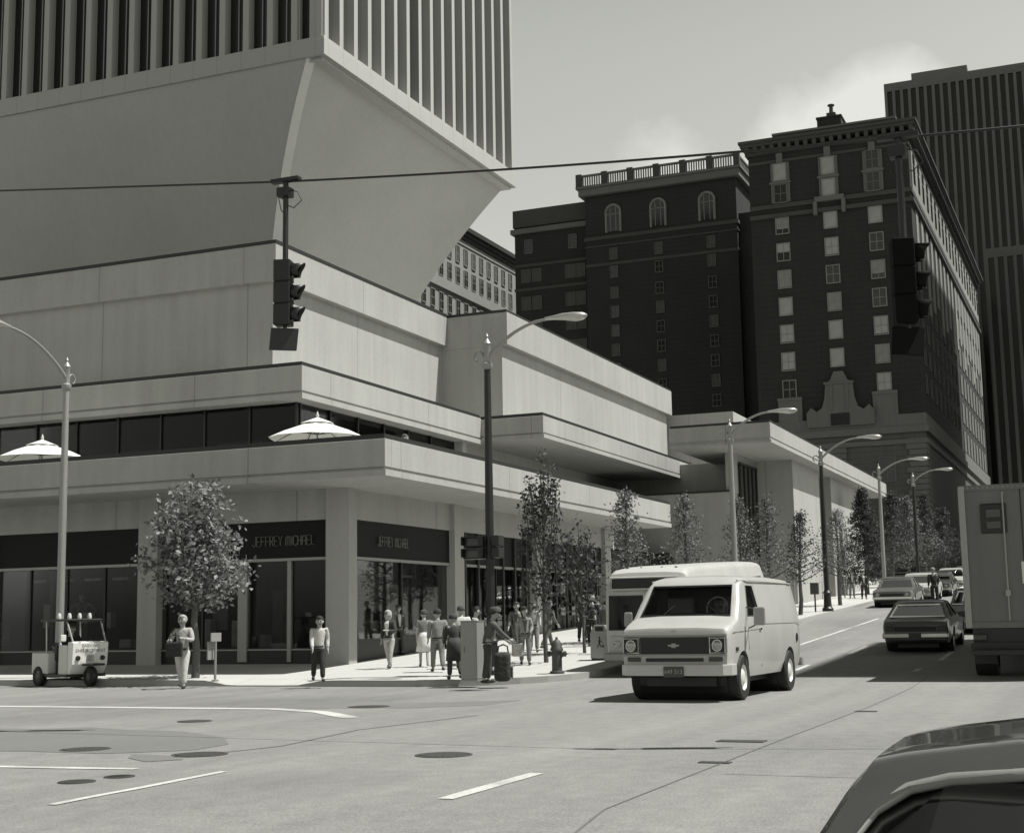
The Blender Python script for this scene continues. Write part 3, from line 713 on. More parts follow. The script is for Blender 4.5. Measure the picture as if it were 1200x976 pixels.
def lp(name, mb, m, par=None, **k): return mb.build(name, m, par if par is not None else ll, True, **k)
lp('wall', MB().box(188, 66.6, 4, 235, 78.4, 58.6), M['brick_dark'])
lp('parapet', MB().box(187.8, 66.5, 58.6, 235, 78.6, 61.2), M['brick_mid']); lp('cornice', MB().box(187.5, 66.5, 57.6, 235, 78.9, 58.3), M['stone_dark'])
lp('belt_course', MB().box(187.85, 66.5, 52.6, 235, 78.5, 53.0).box(187.85, 66.5, 49.0, 235, 78.5, 49.4), M['brick_mid'])
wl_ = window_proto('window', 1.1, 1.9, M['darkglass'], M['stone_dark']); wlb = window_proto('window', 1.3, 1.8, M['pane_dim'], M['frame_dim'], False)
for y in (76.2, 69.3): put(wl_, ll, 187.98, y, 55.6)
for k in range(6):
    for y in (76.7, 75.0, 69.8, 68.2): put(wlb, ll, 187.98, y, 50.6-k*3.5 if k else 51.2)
ln = tag(MB().box(186, 35.3, 4, 235, 44.3, 56).build('light_court', M['brick_dark']), 'unlit recessed brick court wall between the two hotel blocks', 'hotel wall')
for p_ in wh_+[wb, wd, wst, wr, wsm, wsb, wl_, wlb]: kill(p_)

# pale office block far behind the stem
ob = thing('pale_office_block', 'old pale stone office block with dark cornice seen behind the tower stem', 'building', (216, 90, 8))
def op(name, mb, m, par=None, **k): return mb.build(name, m, par if par is not None else ob, True, **k)
op('wall', MB().box(140, 90, 6, 217, 120, 60.), M['stone_pale'])
op('cornice', MB().box(139, 89, 61.2, 218, 121, 61.9).box(139.3, 89.4, 60.6, 217.6, 120.6, 61.2).box(139.7, 89.7, 60.0, 217.3, 120.3, 60.6), M['roof_dark'])
op('attic', MB().box(142, 91, 61.9, 215.5, 118, 63.0), M['roof_dark'])
op('belt_course', MB().box(140, 89.6, 50.7, 217.2, 90, 52.2).box(140, 89.85, 59.1, 217.2, 90, 59.35), M['stone_pale'])
wf = window_proto('window', 1.25, 2.5, M['darkglass'], M['stone_pale'])
for k in range(16):
    for z in (57.3, 53.9, 48.7, 45.2, 41.7): put(wf, ob, 213.4-k*2.95, 89.97, z, PI/2)
kill(wf)

# dark ribbed tower at the right
def ribbed(name, label, x0, y0, x1, y1, z0, z1, pitch, faces):
    t = thing(name, label, 'tower', (x0, y0, z0))
    MB().box(x0, y0, z0, x1, y1, z1).build('glass_wall', M['tower_glass'], t)
    MB().box(x0-.3, y0-.3, z1-1.2, x1+.3, y1+.3, z1+.4).build('roof_band', M['tower_dark'], t)
    if 'x' in faces:
        n = int((y1-y0)/pitch)
        for k in range(n+1): y = y0+(y1-y0)*k/n; MB().box(x0-.55, y-.26, z0, x0+.02, y+.26, z1-1.22).build('rib', M['tower_dark'], t)
    if 'y' in faces:
        n = int((x1-x0)/pitch); mb = MB()
        for k in range(n+1):
            x = x0+(x1-x0)*k/n
            mb.box(x-.32, y0-.55, z0, x+.32, y0+.02, z1-1.22)
            if 'Y' in faces: mb.box(x-.32, y1-.02, z0, x+.32, y1+.55, z1-1.22)
        mb.build('side_ribs', M['tower_dark'], t)
    q = MB()
    for k in range(1, int((z1-z0)/3.8)): q.box(x0-.12, y0-.12, z0+k*3.8, x1+.12, y1+.12, z0+k*3.8+.9)
    q.build('floor_band', M['tower_glass'], t)
    return t
t = ribbed('dark_tower', 'dark vertically ribbed high-rise at the right edge behind the hotel', 262, -22, 300, 33.5, 8, 99, 1.42, 'xy')
MB().box(264, 19, 99.4, 296, 29, 101.5).build('roof_plant', M['tower_dark'], t)
t = ribbed('dark_midrise', 'lower dark ribbed block standing in front of the high-rise at the far right', 244, -6, 259, 16.4, 8, 61, 1.42, 'xy')
# buildings over the road on the right: out of frame, they throw the shade seen on the road and the hotel
ribbed('corner_tower', 'grey ribbed office tower across the road on the right', 38.9, -34, 50, -14.2, 0, 41, 2.2, 'xyY')
ribbed('side_tower', 'tall grey ribbed tower across the road opposite the hotel', 152, -40, 205, -13, 5, 101, 2.2, 'xyY')

# ------------------------------------------------------------------ street lamps
def ws(x, y): return on_ground(x, y, .14)
def street_lamp(x, y, h, adir, reach, rise, label, dark=True):
    z0 = gz(x)+.13
    t = thing('street_lamp', label, 'street lamp', (x, y, z0), 0, 'street lamps along the pavements')
    pm = M['black'] if dark else M['metal_grey']
    MB().lathe([(.24, 0), (.24, .12), (.17, .2), (.15, .75), (.19, .8), (.12, .9)], n=14).build('base', M['black'], t, False, smooth=35)
    MB().lathe([(.105, .85), (.1, h*.5), (.078, h-.75)], n=14).build('pole', pm, t, False, smooth=40)
    MB().lathe([(.1, h-.78), (.13, h-.72), (.13, h-.64), (.085, h-.6), (.085, h-.2), (.11, h-.15), (.03, h-.02), (.045, h+.03), (.0, h+.12)], n=12).build('finial', M['metal_grey'], t, False, smooth=40)
    d = Vector((adir[0], adir[1], 0)).normalized()
    sc = [Vector((0, 0, h-.45))-d*(.1+.12*(1-math.cos(a)))+Vector((0, 0, .13*math.sin(a))) for a in [k*PI/5 for k in range(8)]]
    MB().tube(sc, .025, 6).build('scroll', M['metal_grey'], t, False, smooth=60)
    pts = []
    for k in range(11):
        u = k/10; pts.append(Vector((0, 0, h-.5))+d*(reach*(u**1.15))+Vector((0, 0, rise*math.sin(u*PI/2)**1.0)))
    MB().tube(pts, [.05-.018*k/10 for k in range(11)], 8).build('arm', M['metal_grey'], t, False, smooth=60)
    e = pts[-1]; rot = Matrix((d, Vector((0, 0, 1)).cross(d), Vector((0, 0, 1)))).transposed()
    hd = MB(); P = [(-.1, .05, .05, .03), (.1, .09, .07, .03), (.35, .17, .1, .06), (.65, .19, .1, .12), (.85, .14, .08, .1), (.95, .03, .03, .03)]
    vs = []
    for u, wd_, hu, hl in P:
        for k in range(12):
            q = 2*PI*k/12; s_ = math.sin(q); vs.append(e + rot @ Vector((u, wd_*math.cos(q), s_*(hu if s_ > 0 else hl))))
    hd.add(vs, [(i*12+k, i*12+(k+1) % 12, i*12+12+(k+1) % 12, i*12+12+k) for i in range(5) for k in range(12)]+[tuple(range(12))[::-1], tuple(60+k for k in range(12))])
    hd.build('lamp_head', M['alum'], t, False, smooth=50)
    return t
lampc = street_lamp(30.71, 13.58, 8.0, (0, -1), 1.62, .8, 'tall black street lamp with curved arm carrying the pedestrian signal at the kerb corner')
street_lamp(29.9, 25.55, 8.35, (-1, -.05), 2.4, 1.0, 'grey street lamp pole at the left edge beside the three-wheeled patrol cart', False)
street_lamp(49.6, 12.45, 7.35, (0, -1), 1.5, .75, 'street lamp rising behind the bus in front of the pavilion corner', False)
street_lamp(62.3, 11.62, 7.1, (0, -1), 1.7, .85, 'street lamp with heavy black base on the kerb before the sunlit pavilion piers')
street_lamp(78.5, 11.55, 7.1, (0, -1), 1.7, .75, 'distant street lamp against the hotel stone base, beside the dark conifer', False)
street_lamp(92, 9.95+1.5, 7.2, (0, -1), 1.5, .7, 'farthest street lamp, seen in front of the shaded hotel side')
# pedestrian signal pair and strap on the central pole
ps = thing('pedestrian_signal', 'double black pedestrian signal box strapped to the central street lamp pole', 'signal', (30.71, 13.58, 2.9))
b_ = MB().box(-.17, .12, -.02, .17, .62, .24).box(-.17, .12, .26, .17, .62, .52).box(-.17, -.3, 0, .17, -.1, .24).box(-.17, -.3, .27, .17, -.1, .52)
b_.build('housing', M['signal'], ps, False, bevel=.02)
MB().box(-.06, -.12, .1, .06, .14, .42).build('bracket', M['black'], ps, False)
v_ = MB()
for z in (0, .28): v_.box(-.34, .14, z+.2, -.17, .6, z+.225).box(-.34, .14, z+.02, -.172, .16, z+.2).box(-.34, .58, z+.02, -.172, .6, z+.2)
v_.build('visor', M['signal'], ps, False)
l_ = MB()
for z in (.02, .29): l_.box(-.18, .18, z, -.171, .56, z+.18)
l_.build('lens', M['lens'], ps, False)

# ------------------------------------------------------------------ hanging traffic signals on a span wire
S1 = EYE+ray(335, 213)*21.; S2 = EYE+ray(1052, 162)*16.6
def line(p, q, t): return p+(q-p)*t
L0 = EYE+ray(-140, 225)*27.; L0 = L0+(L0-S1)*1.6; L3 = EYE+ray(1420, 122)*16.; L3 = L3+(L3-S2)*2.5
wp = []
for a_, b2_ in ((L0, S1), (S1, S2), (S2, L3)):
    for k in range(10): wp.append(line(a_, b2_, k/10)-Vector((0, 0, .05*math.sin(PI*k/10))))
wp.append(L3)
tag(MB().tube(wp, .016, 6).build('span_wire', M['black'], smooth=60), 'black span wire crossing above the junction and carrying the hanging signals', 'cable')
def hang_signal(P, drop, head_h, face, label, sign):
    t = thing('traffic_signal', label, 'traffic signal', P)
    MB().tube([(0, 0, .03), (0, 0, -drop)], .042, 8).build('hanger_pole', M['black'], t, False, smooth=60)
    d0 = Vector((0.32, -.95, 0))
    MB().box(-.06, -.24, -.01, .06, .24, .05).box(-.09, -.09, -.24, .09, .11, -.1).build('clamp', M['black'], t, False, bevel=.01)
    MB().tube([(0, .0, -.12), (.0, -.2, -.18), (0, -.27, -.32), (0, -.14, -.42), (0, -.02, -.36)], .008, 5).tube([(0, .0, -.08), (0, .13, -.2), (0, .08, -.42), (0, .02, -.5)], .008, 5).build('cable_loop', M['black'], t, False, smooth=60)
    a = math.atan2(face[1], face[0]); R3 = Matrix.Rotation(a, 3, 'Z')
    w2 = .125; z0 = -drop-head_h; hs = head_h/3
    def rb(mb): mb.v = [R3 @ v for v in mb.v]; return mb
    m = MB()
    for k in range(3): m.box(-.15, -w2, z0+k*hs+.004, .1, w2, z0+(k+1)*hs-.004)
    m.box(-.13, -w2+.02, z0, .08, w2-.02, -drop)
    rb(m).build('housing', M['signal'] if sign > 0 else M['signal_shaded'], t, False, bevel=.015)
    for k in range(3):
        c_ = z0+(k+.5)*hs; n = 14; vs = []
        for u in (0, 1):
            for j in range(n+1):
                q = -PI*.28+(PI*1.56)*j/n; dep = .1 + (.2 if u else 0)*(.55+.45*max(0, math.sin(q)))
                vs.append(R3 @ Vector((dep, .115*math.cos(q), c_+.115*math.sin(q))))
        vz = MB().add(vs, [(j, j+1, n+2+j, n+1+j) for j in range(n)])
        o = vz.build('visor', M['signal'] if sign > 0 else M['signal_shaded'], t, False, smooth=60); s_ = o.modifiers.new('thick', 'SOLIDIFY'); s_.thickness = .008
        rb(MB().lathe([(.105, .101), (.1, .115), (.05, .13), (.0, .135)], (0, 0, c_), 16, 0)).build('lens', M['lens'], t, False, smooth=60)
    if sign:
        m = MB(); m.prism([(-.2, z0-.03), (-.23, z0-.36), (.17, z0-.36), (.2, z0-.03)], 1, -.02, .02)
        Rr = Matrix.Rotation(YAW-PI/2+math.radians(14), 3, 'Z'); m.v = [Rr @ v for v in m.v]
        m.build('hanging_sign', M['signal'] if sign > 0 else M['signal_shaded'], t, False, bevel=.008)
        MB().tube([(0, 0, z0), (0, 0, z0-.05)], .03, 8).build('sign_stub', M['black'], t, False)
    return t
hang_signal(S1, 1.2, .98, (.3, -1), 'black three-lamp signal with a dark sign below, hanging left of centre before the podium', True)
hang_signal(S2, 1.22, 1.0, (.3, -1), 'dark three-lamp signal hanging on the right in front of the brick hotel', -1)

# ------------------------------------------------------------------ small street furniture
p = ws(552, 797.5)
cb_ = thing('utility_cabinet', 'plain grey waist-high utility cabinet standing at the kerb among the pedestrians', 'cabinet', (p.x+.1, p.y, p.z))
MB().box(-.2, -.2, .04, .2, .2, 1.28).build('body', M['metal_grey'], cb_, False, bevel=.015)
MB().box(-.21, -.21, 1.28, .21, .21, 1.3).build('lid', M['metal_grey'], cb_, False); MB().box(-.19, -.19, 0, .19, .19, .04).build('plinth', M['metal_grey'], cb_, False)
MB().box(-.206, -.17, .12, -.2005, .17, 1.2).box(-.225, .1, .62, -.206, .13, .74).build('door', M['metal_grey'], cb_, False)
p = ws(653, 789)
hy = thing('fire_hydrant', 'dark cast iron fire hydrant at the kerb below the sparse young tree', 'hydrant', (p.x, p.y, p.z))
MB().lathe([(.17, 0), (.17, .05), (.12, .07), (.115, .5), (.15, .52), (.15, .57), (.13, .6), (.12, .68), (.07, .76), (.03, .78), (.03, .83), (0, .84)], n=16).build('body', M['iron'], hy, False, smooth=35)
MB().lathe([(.06, .1), (.06, .2), (.075, .2), (.075, .25), (0, .26)], (0, 0, .42), 10, 0).build('nozzle', M['iron'], hy, False, smooth=35)
for sg in (1, -1):
    m = MB().lathe([(.05, .08), (.05, .17), (.065, .17), (.065, .22), (.025, .22), (.025, .25), (0, .25)], (0, 0, .45), 10, 1)
    if sg < 0: m.v = [Vector((v.x, -v.y, v.z)) for v in m.v]
    m.build('nozzle', M['iron'], hy, False, smooth=35)
p = ws(705, 773)
bn = thing('litter_bin', 'pale grey hooded litter bin with a dark emblem beside the front of the bus', 'litter bin', (p.x, p.y, p.z), math.radians(8)); bn.scale = (.72, .68, .74)
MB().prism([(-.36, .06), (.36, .06), (.36, .95), (.2, 1.22), (-.2, 1.22), (-.36, .95)], 0, -.3, .3).build('body', M['metal_grey'], bn, False, bevel=.02)
MB().box(-.306, -.16, 1.0, -.29, .16, 1.16).build('flap', M['black'], bn, False)
em = MB().ell((-.303, 0, .78), (.004, .035, .035), 8, 6)
em.tube([(-.303, 0, .73), (-.303, .01, .58)], .03, 6).tube([(-.303, .01, .58), (-.303, .09, .44)], .018, 5).tube([(-.303, .01, .58), (-.303, -.06, .45)], .018, 5).tube([(-.303, 0, .7), (-.303, -.11, .6)], .014, 5).box(-.306, -.17, .44, -.301, -.1, .53)
em.build('emblem', M['black'], bn, False)
MB().box(-.28, -.33, 0, .28, .33, .06).build('plinth', M['black'], bn, False)
p = ws(252, 798)
sp_ = thing('sign_post', 'thin grey sign post on the left pavement, its two plates seen edge on', 'sign post', (p.x, p.y, p.z))
MB().tube([(0, 0, 0), (0, 0, 1.0)], .03, 8).lathe([(.09, 0), (.09, .03), (.03, .04)], n=10).build('post', M['metal_grey'], sp_, False)
MB().box(-.22, -.035, .92, .18, -.005, 1.12).build('plate', M['metal_grey'], sp_, False)
MB().box(-.2, .07, .5, .1, .1, .92).build('plate', M['metal_grey'], sp_, False)
p = ws(949, 717)
sp_ = thing('parking_meter', 'small parking meter box on a thin post at the kerb behind the white van', 'parking meter', (p.x, p.y-.25, p.z))
MB().tube([(0, 0, 0), (0, 0, .85)], .035, 8).build('post', M['black'], sp_, False)
MB().box(-.1, -.18, .75, .1, .18, 1.25).build('head', M['iron'], sp_, False, bevel=.03)
p = ws(932, 719)
sp_ = thing('road_sign', 'white disc road sign with a dark centre on a post behind the van', 'road sign', (p.x, p.y, p.z))
MB().tube([(0, 0, 0), (0, 0, 2.3)], .03, 8).build('post', M['metal_grey'], sp_, False)
MB().lathe([(.3, 0), (.3, .02), (0, .02)], (-.05, 0, 2.05), 20, 0).build('disc', M['white'], sp_, False)
MB().lathe([(.11, 0), (.11, .012), (0, .012)], (-.065, -.02, 2.03), 16, 0).build('dot', M['black'], sp_, False)

# patio umbrellas
def umbrella(px_, label):
    c = at(px_, 505, 0, 36.0)
    t = thing('patio_umbrella', label, 'umbrella', (c.x, c.y, 5.43), 0, 'umbrellas on the terrace')
    n = 8; R = 1.46; mb = MB(); zc = 1.98; rim = 1.4
    vs = [(0, 0, zc)]
    for rr, zz in ((.5, zc-.2), (1., zc-.37), (R, rim)):
        for k in range(n*2):
            q = PI*k/n; f = 1 if k % 2 == 0 else .955
            vs.append((rr*f*math.cos(q), rr*f*math.sin(q), zz+(0 if k % 2 == 0 else .02)))
    N2 = n*2
    fs = [(0, 1+k, 1+(k+1) % N2) for k in range(N2)]
    for r_ in range(2): fs += [(1+r_*N2+k, 1+(r_+1)*N2+k, 1+(r_+1)*N2+(k+1) % N2, 1+r_*N2+(k+1) % N2) for k in range(N2)]
    for k in range(N2):   # hanging valance
        pass
    o = mb.add(vs, fs).build('canopy', M['canvas'], t, False); s_ = o.modifiers.new('thick', 'SOLIDIFY'); s_.thickness = .012
    vt = MB(); vs = [(0, 0, zc+.06)]
    for k in range(n): vs.append((.5*math.cos(2*PI*k/n), .5*math.sin(2*PI*k/n), zc-.13))
    o = vt.add(vs, [(0, 1+k, 1+(k+1) % n) for k in range(n)]).build('vent_cap', M['canvas'], t, False); s_ = o.modifiers.new('thick', 'SOLIDIFY'); s_.thickness = .012
    MB().tube([(0, 0, 0), (0, 0, zc+.03)], .03, 8).lathe([(.25, 0), (.25, .08), (.05, .1)], n=14).build('pole', M['metal_grey'], t, False)
    MB().lathe([(.03, zc+.05), (.05, zc+.1), (.02, zc+.2), (0, zc+.24)], n=8).build('finial', M['offwhite'], t, False, smooth=60)
    r_ = MB()
    for k in range(n):
        q = 2*PI*k/n; r_.tube([(.04*math.cos(q), .04*math.sin(q), zc-.45), (.75*math.cos(q), .75*math.sin(q), zc-.33)], .012, 5)
        r_.tube([(.05*math.cos(q), .05*math.sin(q), zc-.03), ((R-.03)*math.cos(q), (R-.03)*math.sin(q), rim-.0)], .01, 5)
    r_.build('ribs', M['dark_trim'], t, False)
umbrella(372, 'white patio umbrella near the podium corner on the terrace'); umbrella(50, 'white patio umbrella at the left edge of the terrace, half hidden by the lamp pole')

# ------------------------------------------------------------------ trees
def leaves(mb, c, s, n, rng, squash=1., up=.3):
    for _ in range(n):
        d = Vector((rng.gauss(0, 1), rng.gauss(0, 1), rng.gauss(0, 1)*squash))
        p_ = Vector(c)+d*s
        nrm = Vector((rng.uniform(-1, 1), rng.uniform(-1, 1), rng.uniform(-.4, 1)+up)).normalized()
        a = nrm.orthogonal().normalized(); b = nrm.cross(a); q = rng.uniform(0, 2*PI); a, b = a*math.cos(q)+b*math.sin(q), b*math.cos(q)-a*math.sin(q)
        yield p_, a, b, nrm
def leaf_at(mb, p_, a, b, nrm, sz):
    l_, w_ = sz, sz*.62
    mb.add([p_-a*l_*.5, p_+b*w_*.5+nrm*w_*.15, p_+a*l_*.5, p_-b*w_*.5+nrm*w_*.15], [(0, 1, 2, 3)])
def tree(x, y, h, kind, label, seed, cw=1., leafm='leaf', dens=1., group=None, lsz=.13, clear=.25):
    """kind: round | cone | sparse | conifer"""
    g = random.Random(seed)
    t = thing('street_tree' if kind != 'conifer' else 'conifer_tree', label, 'tree', (x, y, gz(x)+.14), 0, group)
    tk = MB(); cr = MB()
    lean = Vector((g.uniform(-.03, .03), g.uniform(-.03, .03), 1))
    top = lean*h*.93; r0 = .035+h*.011
    r0 = r0*.6 if kind == 'sparse' else r0
    tk.tube([lean*(h*.93*k/7)+Vector((g.uniform(-.03, .03), g.uniform(-.03, .03), 0))*(k > 0) for k in range(8)], [r0*(1.15-.95*k/7) for k in range(8)], 8)
    z0 = h*clear
    tips = []
    if kind == 'round':
        for i in range(30):
            q = i*2.399+g.uniform(-.3, .3); u = i/30; zb = z0*.9+(h*.72-z0)*u; ln = cw*(1.05-.55*u**2)*g.uniform(.55, 1.25)
            e = Vector((math.cos(q)*ln, math.sin(q)*ln, zb+ln*(.55+.5*u))); m_ = Vector((math.cos(q)*ln*.5, math.sin(q)*ln*.5, zb+ln*.2)); b0 = lean*zb
            tk.tube([b0, m_, e], [r0*.45, r0*.28, .008], 5)
            for v in (.4, .6, .75, .9, 1.03): tips.append((m_.lerp(e, (v-.5)*2) if v > .5 else b0.lerp(m_, v*2), .17*cw))
        for _ in range(22): tips.append((top+Vector((g.uniform(-.62, .62), g.uniform(-.62, .62), g.uniform(-.75, -.1)))*cw, .17*cw))
        nl = int(26*dens)
    elif kind == 'cone':
        nb = 42
        for i in range(nb):
            u = i/nb; q = i*2.399+g.uniform(-.4, .4); zb = z0+(h*.97-z0)*u; ln = cw*(1.12-u*1.06)*g.uniform(.5, 1.15)+.05
            b0 = lean*zb*.97; e = b0+Vector((math.cos(q)*ln, math.sin(q)*ln, ln*.5))
            tk.tube([b0, b0.lerp(e, .5)-Vector((0, 0, ln*.06)), e], [r0*.35*(1.1-u), r0*.2, .006], 5)
            for v in (.35, .6, .85, 1.0): tips.append((b0.lerp(e, v), .1+.06*cw*(1-u)))
        nl = int(13*dens)
    elif kind == 'sparse':
        for i in range(16):
            q = i*2.399; u = i/16; zb = z0+(h*.62-z0)*u; ln = h*(.42-.12*u)*g.uniform(.7, 1.1)
            b0 = lean*zb; sp_ = cw*(.55-.25*u)
            e = b0+Vector((math.cos(q)*sp_, math.sin(q)*sp_, ln)); m_ = b0+Vector((math.cos(q)*sp_*.75, math.sin(q)*sp_*.75, ln*.4))
            tk.tube([b0, m_, e], [r0*.4, r0*.25, .01], 5)
            for v in (.15, .35, .5, .62, .74, .85, .93, 1.0):
                if g.random() < .9: tips.append((m_.lerp(e, v)+Vector((g.uniform(-.05, .05), g.uniform(-.05, .05), 0)), .09+.06*(1-v)*cw))
        for v in (.6, .7, .78, .86, .92, .98, 1.03): tips.append((top*v, .08))
        for _ in range(60): tips.append((Vector((g.gauss(0, .33)*cw, g.gauss(0, .33)*cw, g.uniform(z0*.95, h*.66))), .17))
        nl = int(24*dens)
    else:
        nb = 90
        for i in range(nb):
            u = i/nb; q = i*2.399+g.uniform(-.3, .3); zb = z0+(h-z0)*u; ln = cw*(1-u)**.85*g.uniform(.8, 1.1)+.08
            b0 = lean*zb*.95; e = b0+Vector((math.cos(q)*ln, math.sin(q)*ln, -ln*.18))
            tk.tube([b0, e], [.03, .006], 4)
            for v in (.3, .5, .7, .85, 1.0): tips.append((b0.lerp(e, v), .11))
        nl = int(12*dens)
    for c_, s_ in tips:
        k = max(2, int(nl*g.uniform(.5, 1.4)))
        for p_, a, b, nr in leaves(cr, c_, s_, k, g, .8): leaf_at(cr, p_, a, b, nr, lsz*g.uniform(.7, 1.35))
    tk.build('trunk', M['bark'], t, False, smooth=60)
    me = bpy.data.meshes.new('crown'); me.from_pydata([tuple(v) for v in cr.v], [], cr.f)
    link('crown', me, M[leafm], t, recalc=False)
    return t
GP = 'young street trees along the pavement'
p = ws(217, 797)
tree(p.x+1.0, p.y+.42, 5.15, 'round', 'bushy round-crowned street tree on the left pavement behind the walking woman', 3, 1.08, 'leaf', 1.05, GP, .14, .35)
tree(34.6, 13.75, 5.75, 'sparse', 'thin young tree with upright bare-tipped branches behind the hydrant', 5, 1.0, 'leaf_dark', .42, GP, .12, .24)
tree(37.9, 13.9, 3.9, 'sparse', 'low straggly young tree half hidden behind the taller sparse tree', 8, .85, 'leaf_dark', .22, GP, .115, .25)
M['leaf_mid'] = M['leaf']
for px_, pb, top, kind, cw, lab, sd, lm in (
    (738, 752, 566, 'cone', .95, 'cone-shaped young tree rising directly behind the left end of the bus roof', 11, 'leaf_grey'),
    (808, 740, 570, 'cone', .8, 'slim cone-shaped tree against the shaded low pavilion wall', 12, 'leaf_grey'),
    (872, 732, 576, 'cone', .8, 'loose young tree in front of the tall pavilion side window', 13, 'leaf_grey'),
    (914, 728, 573, 'cone', .95, 'leafy pointed tree before the grey shaded pavilion pier', 14, 'leaf_grey'),
    (946, 720, 593, 'cone', .85, 'pointed little tree in front of the left sunlit pavilion panel', 15, 'leaf_dark'),
    (985, 709, 592, 'cone', 1.15, 'wide soft-leaved tree behind the lamp post by the dark pavilion slot', 16, 'leaf_grey')):
    q = ws(px_, pb); d_ = ray(px_, top); hh = (EYE+d_*(q.x/d_.x)).z-q.z
    tree(q.x, max(q.y, 12.2), hh, kind, lab, sd, cw*1.3, lm, 1.05, GP, .095, .28 if px_ > 930 else .2)
q = ws(1018, 700); d_ = ray(1018, 596); tree(q.x+6, 13.4, 6.4, 'conifer', 'dark conifer at the end of the pavilion where the pavement darkens', 21, 1.7, 'leaf_dark', 2., None, .12, .12)
for i, (px_, X, hh, cw, lab, lm) in enumerate(((1047, 98, 6.6, 2., 'broad dim tree left of the far lamp in front of the hotel base', 'leaf_dark'), (1066, 106, 6.6, 2.1, 'dim middle tree of the shaded row before the hotel', 'leaf_grey'), (1086, 112, 7., 2.0, 'tall dim tree above the row of far parked cars', 'leaf_dark'), (1109, 126, 6.2, 1.9, 'rightmost dim tree of the row, just left of the box truck', 'leaf_dark'))):
    y = at(px_, 690, 0, X).y
    tree(X, y, hh, 'cone', lab, 30+i, cw, lm, 1.8, 'dim trees in front of the hotel', .15, .14)

# ------------------------------------------------------------------ vehicles
def interp(tab, x):
    if x <= tab[0][0]: return tab[0][1]
    for (a, b), (c, d) in zip(tab, tab[1:]):
        if x <= c: return b+(d-b)*(x-a)/(c-a) if c > a else d
    return tab[-1][1]
def loft(sp):
    """closed body: top line, underside, half width by height, plan taper"""
    xs = sorted(set([x for x, _ in sp['top']]+[x for x, _ in sp['plan']]+sp.get('xs', [])))
    mb = MB(); rows = []
    for x in xs:
        zt, zb, k = interp(sp['top'], x), interp(sp['bot'], x), interp(sp['plan'], x)
        r = min(sp.get('r', .07), (zt-zb)*.3); row = []
        for i in range(9):
            z = zb+(zt-r-zb)*i/8; row.append((interp(sp['hw'], z)*k, z))
        wv = interp(sp['hw'], zt-r)*k
        row += [(wv-r*.12, zt-r*.5), (wv-r*.5, zt-r*.12), (wv-r*1.1, zt), (wv*.45, zt+sp.get('crown', .015))]
        rows.append([Vector((x, -a, z)) for a, z in row]+[Vector((x, a, z)) for a, z in reversed(row)])
    n = len(rows[0])
    for r_ in rows: mb.v += r_
    for i in range(len(rows)-1): mb.f += [(i*n+j, i*n+(j+1) % n, (i+1)*n+(j+1) % n, (i+1)*n+j) for j in range(n)]
    mb.f += [tuple(range(n))[::-1], tuple((len(rows)-1)*n+j for j in range(n))]
    return mb
def mesh_of(mb):
    me = bpy.data.meshes.new('cut'); me.from_pydata([tuple(v) for v in mb.v], [], mb.f)
    bm = bmesh.new(); bm.from_mesh(me); bmesh.ops.recalc_face_normals(bm, faces=bm.faces); bm.to_mesh(me); bm.free(); return me
def carve(body, cutters, paint):
    o = bpy.data.objects.new('work', mesh_of(body)); o.data.materials.append(paint); col.objects.link(o); tmp = []
    for c in cutters:
        q = bpy.data.objects.new('cutter', mesh_of(c)); q.data.materials.append(M['cabin']); col.objects.link(q); tmp.append(q)
        m = o.modifiers.new('cut', 'BOOLEAN'); m.operation = 'DIFFERENCE'; m.solver = 'EXACT'; m.object = q; m.material_mode = 'TRANSFER'
    bpy.context.view_layer.update()
    me = bpy.data.meshes.new_from_object(o.evaluated_get(bpy.context.evaluated_depsgraph_get()))
    for q in tmp+[o]: bpy.data.objects.remove(q)
    return me
def wheel(par, x, y, r, wdt, m_rim='rim', out=1):
    wv = thing_part('wheel', MB().lathe([(r*.6, -wdt/2), (r*.93, -wdt/2), (r, -wdt*.36), (r, wdt*.36), (r*.93, wdt/2), (r*.6, wdt/2), (r*.6, -wdt/2)], (0, 0, 0), 28, 1, False), M['tyre'], par, smooth=35)
    wv.location = (x, y, r)
    pr = [(r*.62, wdt*.42), (r*.56, wdt*.46), (r*.5, wdt*.3), (r*.36, wdt*.34), (r*.3, wdt*.44), (r*.12, wdt*.5), (0, wdt*.5)]
    m = MB().lathe(pr, (0, 0, 0), 24, 1, False)
    if out < 0: m.v = [Vector((v.x, -v.y, v.z)) for v in m.v]
    thing_part('rim', m, M[m_rim], wv, smooth=35)
    return wv
def thing_part(name, mb, m, par, **k): return mb.build(name, m, par, False, **k)
